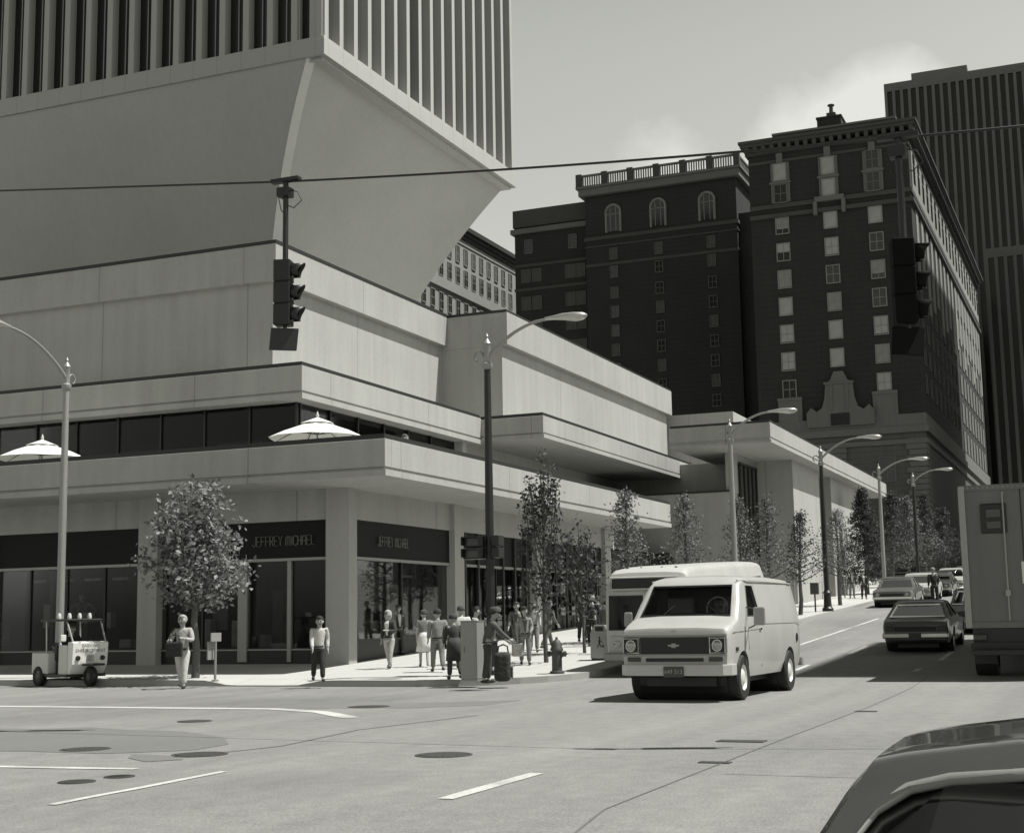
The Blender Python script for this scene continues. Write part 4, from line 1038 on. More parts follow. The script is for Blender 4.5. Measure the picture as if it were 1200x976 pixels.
def vehicle(name, label, cat, loc, rz, sp, paint, group=None):
    t = thing(name, label, cat, loc, rz, group)
    hwf = lambda z: interp(sp['hw'], z)
    cut = []
    for ax in sp['axles']:
        R = sp['wr']*1.16
        for sg in (-1, 1): cut.append(MB().lathe([(R, sg*(sp['track']-.2)), (R, sg*1.6)], (ax, 0, sp['wr']*1.02), 24, 1))
    for pl in sp.get('sides', []): cut.append(MB().prism(pl, 1, -1.8, 1.8))
    if 'front' in sp:
        zl, zh, wl_, wh, x1 = sp['front']; cut.append(MB().prism([(-wl_, zl), (wl_, zl), (wh, zh), (-wh, zh)], 0, -1, x1))
    if 'rear' in sp:
        zl, zh, wl_, wh, x1 = sp['rear']; cut.append(MB().prism(sp.get('rear_poly', [(-wl_, zl), (wl_, zl), (wh, zh), (-wh, zh)]), 0, x1, sp['top'][-1][0]+2))
    me = carve(loft(sp), cut, paint)
    link('body', me, None, t, smooth=32)
    # dark liners inside the arches
    for ax in sp['axles']:
        R = sp['wr']*1.14
        thing_part('wheel_well', MB().lathe([(R, -(sp['track']-.19)), (R, (sp['track']-.19))], (ax, 0, sp['wr']*1.02), 20, 1), M['black'], t)
        for sg in (-1, 1): wheel(t, ax, sg*(sp['track']-.11), sp['wr'], sp.get('ww', .2), sp.get('rimm', 'rim'), sg)
    thing_part('underbody', MB().box(sp['axles'][0]-.5, -sp['track']+.35, interp(sp['bot'], 1)-.12, sp['axles'][-1]+.5, sp['track']-.35, interp(sp['bot'], 1)+.02), M['black'], t)
    def topx(z, front=True):     # x on the top line at height z
        tp_ = sp['top'] if front else sp['top'][::-1]
        for (a, b), (c, d) in zip(tp_, tp_[1:]):
            if b <= z <= d and d > b: return a+(c-a)*(z-b)/(d-b)
        return tp_[0][0]
    for pl in sp.get('sides', []):
        for sg in (-1, 1):
            pn = thing_part('side_window', MB().sheet([(x, sg*(hwf(z)-.03), z) for x, z in pl]), M['vglass'], t)
            thing_part('trim', MB().tube([(x, sg*(hwf(z)+.002), z) for x, z in pl], .012, 5, True), sp.get('trim', M['black']), pn)
    for key, fr_ in (('front', True), ('rear', False)):
        if key in sp:
            if key == 'rear' and 'rear_poly' in sp:
                pp_ = [(topx(z-.03+.05*(y/.6)**2, False), y, z) for y, z in sp['rear_poly']]
                pn = thing_part('rear_window', MB().sheet([(x-.03, y, z) for x, y, z in pp_]), M[sp.get('glass', 'vglass')], t)
                thing_part('trim', MB().tube([(x+.004, y, z) for x, y, z in pp_], .014, 8, True), sp['trim'], pn, smooth=60); continue
            zl, zh, wl_, wh, _ = sp[key]; xl, xh = topx(zl, fr_), topx(zh, fr_); sgn = 1 if fr_ else -1
            pn = thing_part('windscreen' if fr_ else 'rear_window', MB().sheet([(xl+.03*sgn, -wl_, zl), (xl+.03*sgn, wl_, zl), (xh+.03*sgn, wh, zh), (xh+.03*sgn, -wh, zh)]), M['vglass'], t)
            thing_part('trim', MB().tube([(xl-.002*sgn, -wl_, zl+.004), (xl-.002*sgn, wl_, zl+.004), (xh-.002*sgn, wh, zh+.004), (xh-.002*sgn, -wh, zh+.004)], .02, 6, True), sp.get('trim', M['black']), pn)
    return t
P = thing_part
# --- white delivery van -------------------------------------------------
VW = dict(top=[(0, 1.1), (.03, 1.16), (.12, 1.2), (.62, 1.345), (1.16, 1.9), (1.34, 1.985), (1.7, 2.03), (3.2, 2.04), (4.6, 2.01), (4.9, 1.95), (5.02, 1.55), (5.06, 1.0)],
          bot=[(0, .5), (.2, .42), (1, .36), (4.6, .36), (5.06, .5)],
          hw=[(.36, .9), (.5, .965), (.8, .995), (1.1, 1.0), (1.3, .985), (1.6, .92), (1.95, .83), (2.05, .8)],
          plan=[(0, .955), (.06, .975), (.25, .995), (.5, 1), (4.4, 1), (4.9, .97), (5.06, .93)], xs=[.3, .9, 2.2, 2.7, 3.7, 4.2], r=.1, crown=.02,
          axles=[.82, 4.0], wr=.365, track=.985, ww=.23, front=(1.375, 1.86, .83, .735, 2.15), sides=[[(1.2, 1.36), (1.98, 1.36), (1.92, 1.86), (1.52, 1.86)]])
vx, vy = 24.0, 7.15
van = vehicle('delivery_van', 'white panel van driving towards the viewer at the centre of the junction', 'van', (vx, vy, 0), math.radians(-2.5), VW, M['van_white'])
van.scale = (1, 1, 1.07)
P('grille', MB().box(-.02, -.62, .77, .02, .62, 1.03), M['black'], van)
q = MB()
for k in range(6): q.box(-.03, -.62, .785+k*.042, -.021, .62, .793+k*.042)
P('grille_bars', q, M['dark_trim'], van)
q = MB()
q.box(-.045, -.95, 1.045, .03, .95, 1.085).box(-.04, -.95, .74, .02, .95, .765)
P('grille_surround', q, M['metal_grey'], van, bevel=.008)
for sg in (-1, 1):
    hb = P('headlight_bezel', MB().box(-.035, sg*.64, .775, .02, sg*.93, 1.03), M['black'], van, bevel=.02)
    P('bezel_rim', MB().tube([(-.04, sg*.65, .785), (-.04, sg*.92, .785), (-.04, sg*.92, 1.02), (-.04, sg*.65, 1.02)], .012, 6, True), M['chrome'], hb)
    P('headlight', MB().lathe([(.085, .0), (.08, -.02), (.05, -.035), (0, -.04)], (-.035, sg*.785, .9), 20, 0), M['lamp_glass'], hb, smooth=60)
    P('headlight_ring', MB().tube([(-.045, sg*.785+.088*math.cos(a*PI/10), .9+.088*math.sin(a*PI/10)) for a in range(20)], .012, 6, True), M['chrome'], hb, smooth=60)
    P('turn_lamp', MB().box(-.03, sg*.62, .645, .02, sg*.86, .715), M['amber'], van, bevel=.01)
    P('wiper', MB().tube([(.66, sg*.5-.1, 1.4), (.83, sg*.3-.05, 1.55)], .008, 5), M['black'], van)
P('lower_grille', MB().box(-.022, -.52, .645, .02, .52, .7), M['black'], van)
P('nose_badge', MB().prism([(-.09, .885), (-.04, .885), (-.04, .865), (.04, .865), (.04, .885), (.09, .885), (.11, .915), (.04, .915), (.04, .935), (-.04, .935), (-.04, .915), (-.11, .915)], 0, -.04, -.031), M['metal_grey'], van)
P('bonnet_badge', MB().prism([(-.06, 1.125), (.06, 1.125), (.04, 1.15), (-.04, 1.15)], 0, .0, .02), M['chrome'], van)
P('front_bumper', MB().prism([(-.06, -.88), (-.12, -.6), (-.12, .6), (-.06, .88), (.06, 1.0), (.3, 1.02), (.3, .98), (.05, .9), (.05, -.9), (.3, -.98), (.3, -1.02), (.06, -1.0)], 2, .42, .6), M['van_white'], van, bevel=.015)
pl = P('licence_plate', MB().box(-.15, -.2, .4, -.123, .16, .57), M['plate'], van, bevel=.006)
link_ = place_text('649 513', .1, 'plate_number', M['metal_grey'], pl, (-.154, -.02, .485), (0, -1, 0), (0, 0, 1), .003)
mr = P('side_mirror', MB().box(.98, -1.35, 1.2, 1.05, -1.14, 1.5), M['metal_grey'], van, bevel=.03)
P('mirror_arm', MB().tube([(1.2, -.98, 1.15), (1.02, -1.2, 1.22)], .012, 6).tube([(1.25, -.93, 1.5), (1.03, -1.2, 1.46)], .012, 6), M['black'], mr)
mr = P('side_mirror', MB().box(.98, 1.14, 1.2, 1.05, 1.3, 1.45), M['metal_grey'], van, bevel=.03)
q = MB()
def seam(mb, pts, sg, hw): mb.tube([(x, sg*(interp(hw, z)+.001), z) for x, z in pts], .006, 4)
for sg in (-1, 1):
    seam(q, [(1.15, 1.33), (1.14, 1.0), (1.2, .8)], sg, VW['hw']); seam(q, [(2.02, 1.9), (2.05, 1.36), (2.05, .5)], sg, VW['hw']); seam(q, [(1.5, 1.92), (2.02, 1.92)], sg, VW['hw'])
    seam(q, [(2.05, 1.22), (5.0, 1.22)], sg, VW['hw']); seam(q, [(.2, 1.1), (1.14, 1.12), (2.05, 1.14)], sg, VW['hw'])
P('door_seam', q, M['metal_grey'], van)
P('rain_gutter', MB().tube([(1.2, -.8, 1.955), (1.7, -.86, 1.955), (4.8, -.84, 1.94)], .012, 5).tube([(1.2, .8, 1.955), (1.7, .86, 1.955), (4.8, .84, 1.94)], .012, 5), M['van_white'], van)
for sg in (-1, 1): P('door_handle', MB().box(1.86, sg*1.0, 1.12, 1.98, sg*1.02, 1.15), M['chrome'], van)
P('rear_bumper', MB().box(5.05, -.95, .42, 5.2, .95, .58), M['metal_grey'], van, bevel=.02)
P('fuel_cap', MB().lathe([(.08, 0), (.08, .02), (0, .02)], (4.55, -1.0, .95), 14, 1), M['black'], van)
P('dashboard', MB().box(.95, -.8, 1.3, 1.35, .8, 1.42), M['interior'], van)
P('seat', MB().box(1.72, .2, 1.35, 1.85, .7, 1.68).box(1.72, -.7, 1.35, 1.85, -.2, 1.68), M['interior_mid'], van, bevel=.03)
P('steering_wheel', MB().tube([(1.22+.07*math.sin(a*PI/8), -.42+.2*math.cos(a*PI/8), 1.5+.18*math.sin(a*PI/8)) for a in range(16)], .014, 6, True), M['offwhite'], van, smooth=60)
P('side_marker', MB().box(.35, -1.006, .8, .5, -.99, .86), M['amber'], van)
P('suspension', MB().box(.7, -.75, .22, .95, .75, .34).lathe([(.12, -.14), (.12, .14)], (1.3, .1, .3), 10, 1), M['iron'], van)
P('tail_pipe', MB().tube([(2.6, -.55, .28), (4.9, -.6, .28), (5.1, -.75, .27)], .035, 8), M['iron'], van)

# --- city bus -------------------------------------------------------------
bz = gz(41.5)
side_w = [[(1.7+k*1.22, 1.75), (2.75+k*1.22, 1.75), (2.75+k*1.22, 2.62), (1.7+k*1.22, 2.62)] for k in range(5)]
BS = dict(top=[(0, 1.2), (.03, 2.3), (.12, 2.72), (.22, 2.95), (.5, 3.07), (1.2, 3.12), (7.6, 3.12), (8.1, 3.05), (8.3, 2.7), (8.35, 1.4)], bot=[(0, .42), (8.35, .42)],
          hw=[(.42, 1.2), (.6, 1.24), (1.6, 1.26), (2.4, 1.23), (2.8, 1.14), (3.1, 1.0)], plan=[(0, .9), (.1, .95), (.35, 1), (8.0, 1), (8.35, .93)], xs=[3, 6], r=.18, crown=.03,
          axles=[2.3, 6.4], wr=.48, track=1.25, ww=.28, rimm='rim_dark', sides=side_w, front=(1.32, 2.3, 1.08, 1.05, .9))
bus = vehicle('city_bus', 'white city bus at the kerb behind the van, with a blank dark destination board', 'bus', (38.9, 9.85, gz(44)), 0, BS, M['bus_white'])
bus.location = (32.1, 10.2, gz(32.1)+.02); bus.rotation_euler = (0, -math.atan(.045), 0); bus.scale = (.97, .86, .8)
P('destination_board', MB().box(-.03, -.95, 2.52, .2, .95, 2.82), M['black'], bus, bevel=.03)
P('board_frame', MB().tube([(-.04, -.97, 2.5), (-.04, .97, 2.5), (-.04, .97, 2.84), (-.04, -.97, 2.84)], .03, 6, True), M['bus_white'], bus)
P('windscreen_post', MB().box(-.02, -.06, 1.3, .04, .06, 2.36), M['bus_white'], bus)
P('lower_panel', MB().box(-.02, -1.05, .55, .05, 1.05, 1.15), M['bus_low'], bus, bevel=.02)
P('bumper', MB().box(-.16, -1.2, .42, .1, 1.2, .66), M['metal_grey'], bus, bevel=.04)
for sg in (-1, 1): P('headlight', MB().lathe([(.11, 0), (.1, -.03), (0, -.05)], (-.02, sg*.85, .9), 16, 0), M['lamp_glass'], bus, smooth=60)
q = MB()
for y in (-.7, -.3, .3, .7): q.lathe([(.05, 3.02), (.05, 3.1), (0, 3.14)], (.6, y, 0), 8)
P('marker_lamp', q, M['amber'], bus)
q = MB()
for k in range(5): q.box(1.9+k*1.22, -1.1, 1.3, 2.3+k*1.22, -.2, 2.0).box(1.9+k*1.22, .2, 1.3, 2.3+k*1.22, 1.1, 2.0)
P('seat', q, M['interior_mid'], bus, bevel=.05)
P('side_stripe', MB().box(.6, -1.275, 1.25, 8.0, -1.262, 1.42), M['metal_grey'], bus)

# --- cars -------------------------------------------------------------------
def sedan(L=4.6, h=1.38, wdt=.9, hatch=False, wagon=False, low=0.):
    bl = .84-low                       # belt line
    if wagon: tl = [(0, .6), (.05, .72), (.3, .78), (1.45, bl), (2.0, h-.03), (2.4, h), (L-.45, h-.02), (L-.1, bl), (L, .7)]
    elif hatch: tl = [(0, .55), (.06, .68), (.3, .74), (1.5, bl), (2.1, h-.04), (2.5, h), (3.1, h-.04), (L-.45, bl+.04), (L-.1, .82), (L, .72)]
    else: tl = [(0, .58), (.05, .72), (.3, .78), (1.4, bl), (1.95, h-.04), (2.3, h), (3.0, h-.02), (3.6, bl+.04), (L-.1, .82), (L, .7)]
    rb, rt = (L-.12, L-.4) if wagon else ((L-.55, 3.15) if hatch else (3.55, 3.05))
    return dict(top=tl, bot=[(0, .34), (.3, .24), (L-.3, .24), (L, .36)], hw=[(.24, wdt*.9), (.4, wdt*.98), (.65, wdt), (bl, wdt*.96), (bl+.04, wdt*.9), (h-.06, wdt*.72), (h+.05, wdt*.62)],
                plan=[(0, .88), (.08, .94), (.4, .99), (L*.5, 1), (L-.4, .98), (L-.06, .92), (L, .88)], xs=[.8, 2.7, 3.3], r=.07, crown=.02, axles=[.85, L-1.0], wr=.31, track=wdt-.02, ww=.19,
                front=(bl+.05, h-.09, wdt*.8, wdt*.66, 2.6), rear=(bl+.09, h-.09, wdt*.78, wdt*.62, 2.7),
                sides=[[(1.72, bl+.05), (2.5, bl+.05), (2.5, h-.08), (2.12, h-.08)], [(2.6, bl+.05), ((L-.35) if wagon else 3.35, bl+.05), ((L-.5) if wagon else 3.05, h-.08), (2.6, h-.08)]], trim=M['chrome'], L=L, wdt=wdt)
def dress(t, sp, tail=True):
    L_, w_ = sp['L'], sp['wdt']
    P('rear_bumper', MB().box(L_-.03, -w_*.93, .4, L_+.1, w_*.93, .54), M['chrome'], t, bevel=.03)
    P('front_bumper', MB().box(-.1, -w_*.93, .38, .04, w_*.93, .52), M['chrome'], t, bevel=.03)
    P('rear_panel', MB().box(L_-.02, -w_*.6, .57, L_+.012, w_*.6, .7), M['black'], t)
    P('grille', MB().box(-.015, -w_*.55, .53, .03, w_*.55, .64), M['black'], t)
    for sg in (-1, 1):
        P('tail_light', MB().box(L_-.05, sg*w_*.62, .57, L_+.015, sg*w_*.86, .72), M['amber'], t, bevel=.015)
        P('headlight', MB().lathe([(.085, 0), (.08, -.03), (0, -.045)], (0.0, sg*w_*.7, .59), 14, 0), M['lamp_glass'], t, smooth=60)
    P('licence_plate', MB().box(L_+.1, -.16, .4, L_+.112, .16, .53), M['plate'], t)
    P('seat', MB().box(2.3, -.62, .8, 2.45, .62, 1.08-(1.38-sp['top'][5][1])), M['interior'], t, bevel=.05)
def car(label, X, Y, rz, sp, paint, group=None, slope=True):
    t = vehicle('parked_car' if group else 'car', label, 'car', (X, Y, gz(X)+.01), rz, sp, paint, group); dress(t, sp)
    if slope and X > 33:
        t.rotation_mode = 'XYZ'
        d = Matrix.Rotation(-math.atan(.045), 4, 'Y') @ Matrix.Rotation(rz, 4, 'Z'); t.rotation_euler = d.to_euler()
    return t
s1 = sedan(4.3, 1.32, .9, hatch=True)
p = G(1072, 766)
car('dark hatchback seen from behind with a wide sloping rear window, waiting in the shade', p.x+4.25, p.y-.05, PI, s1, M['car_mid'])
s2_ = sedan(4.9, 1.4, .95, wagon=True)
p = G(1136, 744)
c2 = car('dark estate car with a pale roof, half hidden by the box truck', p.x+5.2, p.y-.25, PI, s2_, M['car_dark'])
P('roof_panel', MB().prism([(2.1, -.58), (4.35, -.58), (4.35, .58), (2.1, .58)], 2, 1.405, 1.432), M['white'], c2, bevel=.02)
GC = 'cars parked along the far kerb'
for X, Y, rz, sp, pm, lab in (
    (68, 9.7, 0, sedan(4.8, 1.36, .95), 'car_mid', 'mid-grey saloon parked facing the viewer nearest the dark conifer'),
    (74.5, 9.5, 0, sedan(4.7, 1.38, .93, wagon=True), 'car_light', 'pale estate car parked second in the far row'),
    (81, 9.3, 0, sedan(4.6, 1.36, .92), 'car_dark', 'dark saloon parked third in the far row'),
    (88.5, 9.3, 0, sedan(4.7, 1.38, .93), 'car_light', 'pale saloon parked fourth in the far row'),
    (104, 9.2, 0, sedan(4.7, 1.38, .93), 'car_dark', 'dark saloon last in the far row'),
    (97, 9.2, 0, sedan(4.6, 1.36, .9, hatch=True), 'car_mid', 'mid-grey hatchback parked fifth in the far row')):
    car(lab, X, Y, rz, sp, M[pm], GC)
q = at(1128, 672, 1, 8.2)
car('small pale car turning at the top of the street', 112, 7.0, PI, sedan(4.6, 1.38, .92), M['car_light'])
# foreground car, roof and rear window only in view
sf_ = sedan(4.7, 1.36, .93)
sf_['trim'] = mat('bright_trim', .3, .3, .05, 6, metal=.3); sf_['r'] = .12; sf_['crown'] = .03
sf_['hw'] = [(.24, .84), (.4, .91), (.65, .93), (.84, .9), (.9, .86), (1.1, .75), (1.2, .69), (1.32, .62)]
sf_['top'] = [(0, .58), (.05, .72), (.3, .78), (1.4, .84), (1.9, 1.25), (2.15, 1.31), (2.5, 1.325), (2.9, 1.32), (3.02, 1.313), (3.08, 1.29), (3.14, 1.25), (3.3, 1.165), (3.8, .88), (4.6, .82), (4.7, .7)]
sf_['rear'] = (.95, 1.27, .72, .56, 2.5); sf_['xs'] = [.8]+[1.6+.08*k for k in range(30)]; sf_['glass'] = 'fglass'
sf_['sides'] = [[(1.85, .9), (2.5, .9), (2.5, 1.16), (2.2, 1.16)], [(2.6, .9), (3.3, .9), (3.0, 1.16), (2.6, 1.16)]]; sf_['front'] = (.9, 1.2, .72, .58, 2.6)
sf_['rear_poly'] = [(-.74, .93), (.74, .93), (.7, 1.05), (.65, 1.16), (.61, 1.21), (.54, 1.25), (.45, 1.27), (.25, 1.287), (0, 1.294), (-.25, 1.287), (-.45, 1.27), (-.54, 1.25), (-.61, 1.21), (-.65, 1.16), (-.7, 1.05)]
fc = car('glossy dark car close to the viewer at the lower right corner', 6.45, -.08, PI, sf_, M['car_fore'], slope=False)
fc.location.z = gz(4); fc.scale = (1, 1, 1.05)
# --- box truck ----------------------------------------------------------------
p = G(1128, 796)
tk_ = thing('box_truck', 'tall grey box truck seen from behind at the right edge', 'truck', (p.x, 1.75, gz(p.x)))
MB().box(0, -1.25, 1.05, 7.2, 1.22, 4.02).build('box_body', M['truck_grey'], tk_, False, bevel=.04)
q = MB()
MB().box(-.04, 1.1, 1.05, -.0, 1.235, 4.0).build('corner_post', M['metal_grey'], tk_, False, bevel=.02)
for y in (-1.22,): q.box(-.03, y-.05, 1.05, .0, y+.05, 4.02)
q.box(-.03, -1.25, 3.9, 0, 1.22, 4.02).box(-.03, -1.25, 1.05, 0, 1.22, 1.17)
q.build('door_frame', M['truck_grey'], tk_, False)
q = MB()
for k in (.0,): q.box(-.01, k-.012, 1.17, -.001, k+.012, 3.9)
q.build('door_panel_joint', M['black'], tk_, False)
q = MB()
for y in (1.24,):
    for z in (1.5, 2.4, 3.3): q.box(-.02, 1.222, z, .1, 1.25, z+.14)
    for k in range(9): q.box(.3+k*.8, 1.222, 1.1, .34+k*.8, 1.235, 3.98)
q.build('hinge_and_rib', M['black'], tk_, False)
for y in (.55, -.55):
    b = MB().box(-.05, y-.26, 3.0, -.002, y+.26, 3.62).build('lamp_cluster', M['black'], tk_, False, bevel=.05)
    MB().box(-.065, y-.14, 3.1, -.051, y+.14, 3.25).box(-.065, y-.14, 3.33, -.051, y+.14, 3.5).build('lamp', M['lens'], b, False, bevel=.02)
MB().box(-.02, -.12, 1.95, -.002, .06, 2.4).build('notice', M['offwhite'], tk_, False)
MB().box(0, -1.1, .75, 7.2, 1.1, 1.04).box(-.1, -1.15, .55, .06, 1.15, .75).build('chassis', M['black'], tk_, False)
MB().box(7.3, -1.1, .6, 9.2, 1.1, 2.6).build('cab', M['truck_grey'], tk_, False, bevel=.15)
for x in (1.3, 8.2):
    for sg in (-1, 1): wheel(tk_, x, sg*.95, .5, .45, 'rim_dark', sg)
MB().box(.62, -1.15, .3, .66, -.7, .95).box(.62, .7, .3, .66, 1.15, .95).build('mud_flap', M['black'], tk_, False)
q = MB()
for k in range(24):
    q.ell((-.035, 1.19, 1.2+k*.115), (.012, .012, .012), 6, 4).ell((-.035, 1.13-k*.1, 3.96), (.012, .012, .012), 6, 4)
q.build('rivets', M['metal_grey'], tk_, False)
for y in (.35, -.35):
    q = MB().tube([(-.06, y, 1.2), (-.06, y, 3.85)], .018, 6).box(-.08, y-.05, 1.7, -.03, y+.05, 1.82); q.build('lock_bar', M['metal_grey'], tk_, False)
MB().box(-.35, -1.1, .5, -.15, 1.1, .62).build('step_bumper', M['black'], tk_, False, bevel=.02)
for y in (.95, -.95): MB().box(-.12, y-.12, .8, -.05, y+.12, .92).build('tail_lamp', M['lens'], tk_, False, bevel=.02)
# --- three-wheeled patrol cart ------------------------------------------------
p = G(102, 804)
hd_ = math.atan2(-.93, -.37)
ct = thing('patrol_cart', 'white three-wheeled patrol cart with an open cab at the left edge', 'patrol cart', (p.x, p.y-.1, 0), hd_); ct.scale = (.92,)*3
wh = P('wheel', MB().lathe([(.12, -.09), (.23, -.09), (.27, -.05), (.27, .05), (.23, .09), (.12, .09), (.12, -.09)], (0, 0, 0), 24, 1, False), M['tyre'], ct, smooth=35); wh.location = (0, 0, .27)
for sg in (-1, 1):
    P('rim', MB().lathe([(.13, .07), (.05, .08), (0, .085)], (0, 0, 0), 16, 1) if sg > 0 else MB().lathe([(.13, -.07), (.05, -.08), (0, -.085)], (0, 0, 0), 16, 1), M['rim_dark'], wh)
    wheel(ct, -1.75, sg*.55, .27, .16, 'rim_dark', sg)
P('mudguard', MB().box(-.34, -.22, .56, .36, .22, .62), M['black'], ct, bevel=.02)
fp = P('front_panel', MB().prism([(-.18, .42), (-.06, .6), (-.02, 1.17), (-.12, 1.2), (-.3, 1.18), (-.3, .3)], 1, -.52, .52), M['white'], ct, bevel=.015)
for sg in (-1, 1):
    P('headlight', MB().lathe([(.07, 0), (.065, .03), (0, .04)], (-.045, sg*.36, .76), 14, 0), M['black'], fp)
    P('side_panel', MB().box(-.75, sg*.5, .28, -.3, sg*.54, 1.1), M['offwhite'], ct)
    P('roof_strut', MB().tube([(-.1, sg*.48, 1.18), (-.42, sg*.5, 1.74)], .022, 6), M['alum'], ct)
    P('roof_strut', MB().tube([(-1.5, sg*.5, .9), (-1.55, sg*.5, 1.74)], .022, 6), M['alum'], ct)
place_text('PARKING', .125, 'lettering', M['black'], fp, (-.028, 0, 1.08), (0, 1, 0), (.05, 0, 1), .003)
place_text('ENFORCEMENT', .125, 'lettering', M['black'], fp, (-.036, 0, .95), (0, 1, 0), (.05, 0, 1), .003)
P('badge', MB().box(-.05, -.1, .68, -.035, .1, .84), M['metal_grey'], fp)
P('roof', MB().box(-1.75, -.58, 1.74, -.32, .58, 1.8), M['black'], ct, bevel=.02)
q = MB()
for y in (-.45, -.15, .15, .45): q.lathe([(.05, 1.8), (.06, 1.86), (.04, 1.95), (0, 1.96)], (-.95, y, 0), 10)
q.each('roof_lamp', M['white'], ct, False, smooth=50)
P('floor_pan', MB().box(-2.0, -.58, .26, -.25, .58, .34), M['black'], ct)
P('rear_box', MB().box(-2.15, -.6, .34, -1.25, .6, .9), M['offwhite'], ct, bevel=.03)
P('seat', MB().box(-1.2, -.4, .34, -.8, .4, .68).box(-1.25, -.4, .68, -1.12, .4, 1.1), M['black'], ct, bevel=.03)
P('mirror', MB().box(-.35, -.72, 1.2, -.31, -.56, 1.38), M['offwhite'], ct, bevel=.02)
P('steering_bar', MB().tube([(-.3, -.25, 1.12), (-.42, -.25, 1.16), (-.42, .25, 1.16), (-.3, .25, 1.12)], .016, 6), M['black'], ct)

# ------------------------------------------------------------------ people
def skin_mesh(V, E, R, levels=2):
    me = bpy.data.meshes.new('skin'); bm = bmesh.new(); ly = bm.verts.layers.skin.verify(); vs = [bm.verts.new(v) for v in V]
    for a, b in E: bm.edges.new((vs[a], vs[b]))
    for v, r in zip(vs, R): v[ly].radius = (r, r) if not isinstance(r, tuple) else r; v[ly].use_root = False
    vs[0][ly].use_root = True
    bm.to_mesh(me); bm.free()
    o = bpy.data.objects.new('skin', me); col.objects.link(o)
    m = o.modifiers.new('skin', 'SKIN'); m.use_smooth_shade = True; m.branch_smoothing = .3
    s = o.modifiers.new('sub', 'SUBSURF'); s.levels = levels; s.render_levels = levels
    bpy.context.view_layer.update()
    out = bpy.data.meshes.new_from_object(o.evaluated_get(bpy.context.evaluated_depsgraph_get()))
    bpy.data.objects.remove(o)
    out.materials.clear()
    return out
class Chain:
    def __init__(s): s.V = []; s.E = []; s.R = []
    def p(s, v, r, par=None):
        s.V.append(tuple(v)); s.R.append(r)
        if par is not None: s.E.append((par, len(s.V)-1))
        return len(s.V)-1
def person(px_pos, rz, h, label, top=.3, bottom=.1, hair=.05, skirt=None, coat=None, longhair=False, stride=.18, phase=1, larm=(-.15, .25), rarm=(.15, .25), lean=.0, short=False, woman=False, bag=None, seat=False, dz=0., shoe=.04, group='people on the pavement', cap=None, lod=2, skinmat='skin', head=(0, 0)):
    X, Y, Z = px_pos
    t = thing('person', label, 'person', (X, Y, Z+dz), rz, group)
    t.scale = (1.1, 1.13, 1)
    g = random.Random(sum(map(ord, label))); tw = g.uniform(-.22, .22); sway = g.uniform(-.03, .03)
    if head == (0, 0) and not seat: head = (g.uniform(-.6, .6), g.uniform(-.02, .22))
    larm = (larm[0]+g.uniform(-.12, .12), larm[1]+g.uniform(0, .25))+tuple(larm[2:]); rarm = (rarm[0]+g.uniform(-.12, .12), rarm[1]+g.uniform(0, .25))+tuple(rarm[2:])
    if not seat: lean = lean+g.uniform(.0, .06)
    s = h/1.75; sw_ = .185 if not woman else .165; hw_ = .09
    L_ = Vector((math.sin(lean), 0, math.cos(lean)))
    def sp(z, f=0.): return Vector((0, 0, .93))+L_*(z-.93)+Vector((f, sway*min(1, max(0, z-.93)*2), 0))
    J = dict(pel=sp(.94), wai=sp(1.1), che=sp(1.3), nkb=sp(1.45), nk=sp(1.5, .015), sk=sp(1.57, .03), hd=sp(1.64, .028), cr=sp(1.715, .015))
    legs = []; arms = []
    for sd in (1, -1):
        ha = stride*sd*phase
        if seat: hip = Vector((0, sd*hw_, .92)); kn = hip+Vector((.42, sd*.05, .02)); an = kn+Vector((.02, 0, -.42)); 
        else:
            hip = Vector((0, sd*hw_, .9)); kn = hip+Vector((math.sin(ha), 0, -math.cos(ha)))*.42; kb = ha-(.12 if ha > 0 else .5*abs(ha)+.05)
            an = kn+Vector((math.sin(kb), 0, -math.cos(kb)))*.41
        legs.append((hip, kn, an, an+Vector((.13, sd*.015, -.045)), an+Vector((-.055, 0, -.045))))
        a1, a2 = (larm if sd == 1 else rarm)[:2]; spread = (larm if sd == 1 else rarm)[2] if len(larm if sd == 1 else rarm) > 2 else .1
        inw = (larm if sd == 1 else rarm)[3] if len(larm if sd == 1 else rarm) > 3 else 0.
        sh = sp(1.41+sd*sway*.5)+Matrix.Rotation(tw, 3, 'Z') @ Vector((0, sd*sw_, 0)); el = sh+Vector((math.sin(a1), sd*spread, -math.cos(a1))).normalized()*.29; b = a1+a2
        wr = el+Vector((math.sin(b), -sd*inw, -math.cos(b))).normalized()*.25; dv = (wr-el).normalized()
        arms.append((sh, el, wr, dv))
    low = min(l[3].z for l in legs)-.035 if not seat else 0
    off = Vector((0, 0, -low if not seat else 0))
    def S(v): return (Vector(v)+off)*s
    def yaw(v):   # turn of the head
        a, n_ = head; c_ = J['nk']; d = Vector(v)-c_
        d = Matrix.Rotation(n_, 3, 'Y') @ d; d = Matrix.Rotation(a, 3, 'Z') @ d; return c_+d
    c = Chain()
    pe = c.p(S(J['pel']), .115*s); wa = c.p(S(J['wai']), .105*s, pe); ch_ = c.p(S(J['che']), .115*s, wa); nb = c.p(S(J['nkb']), .065*s, ch_); nk = c.p(S(yaw(J['nk'])), .05*s, nb)
    sk = c.p(S(yaw(J['sk'])), .078*s, nk); hd = c.p(S(yaw(J['hd'])), .098*s, sk); c.p(S(yaw(J['cr'])), .07*s, hd)
    c.p(S(yaw(J['hd']+Vector((.118, 0, -.035)))), .013*s, hd)
    for sg in (1, -1): c.p(S(yaw(J['hd']+Vector((-.005, sg*.098, -.02)))), .018*s, hd)
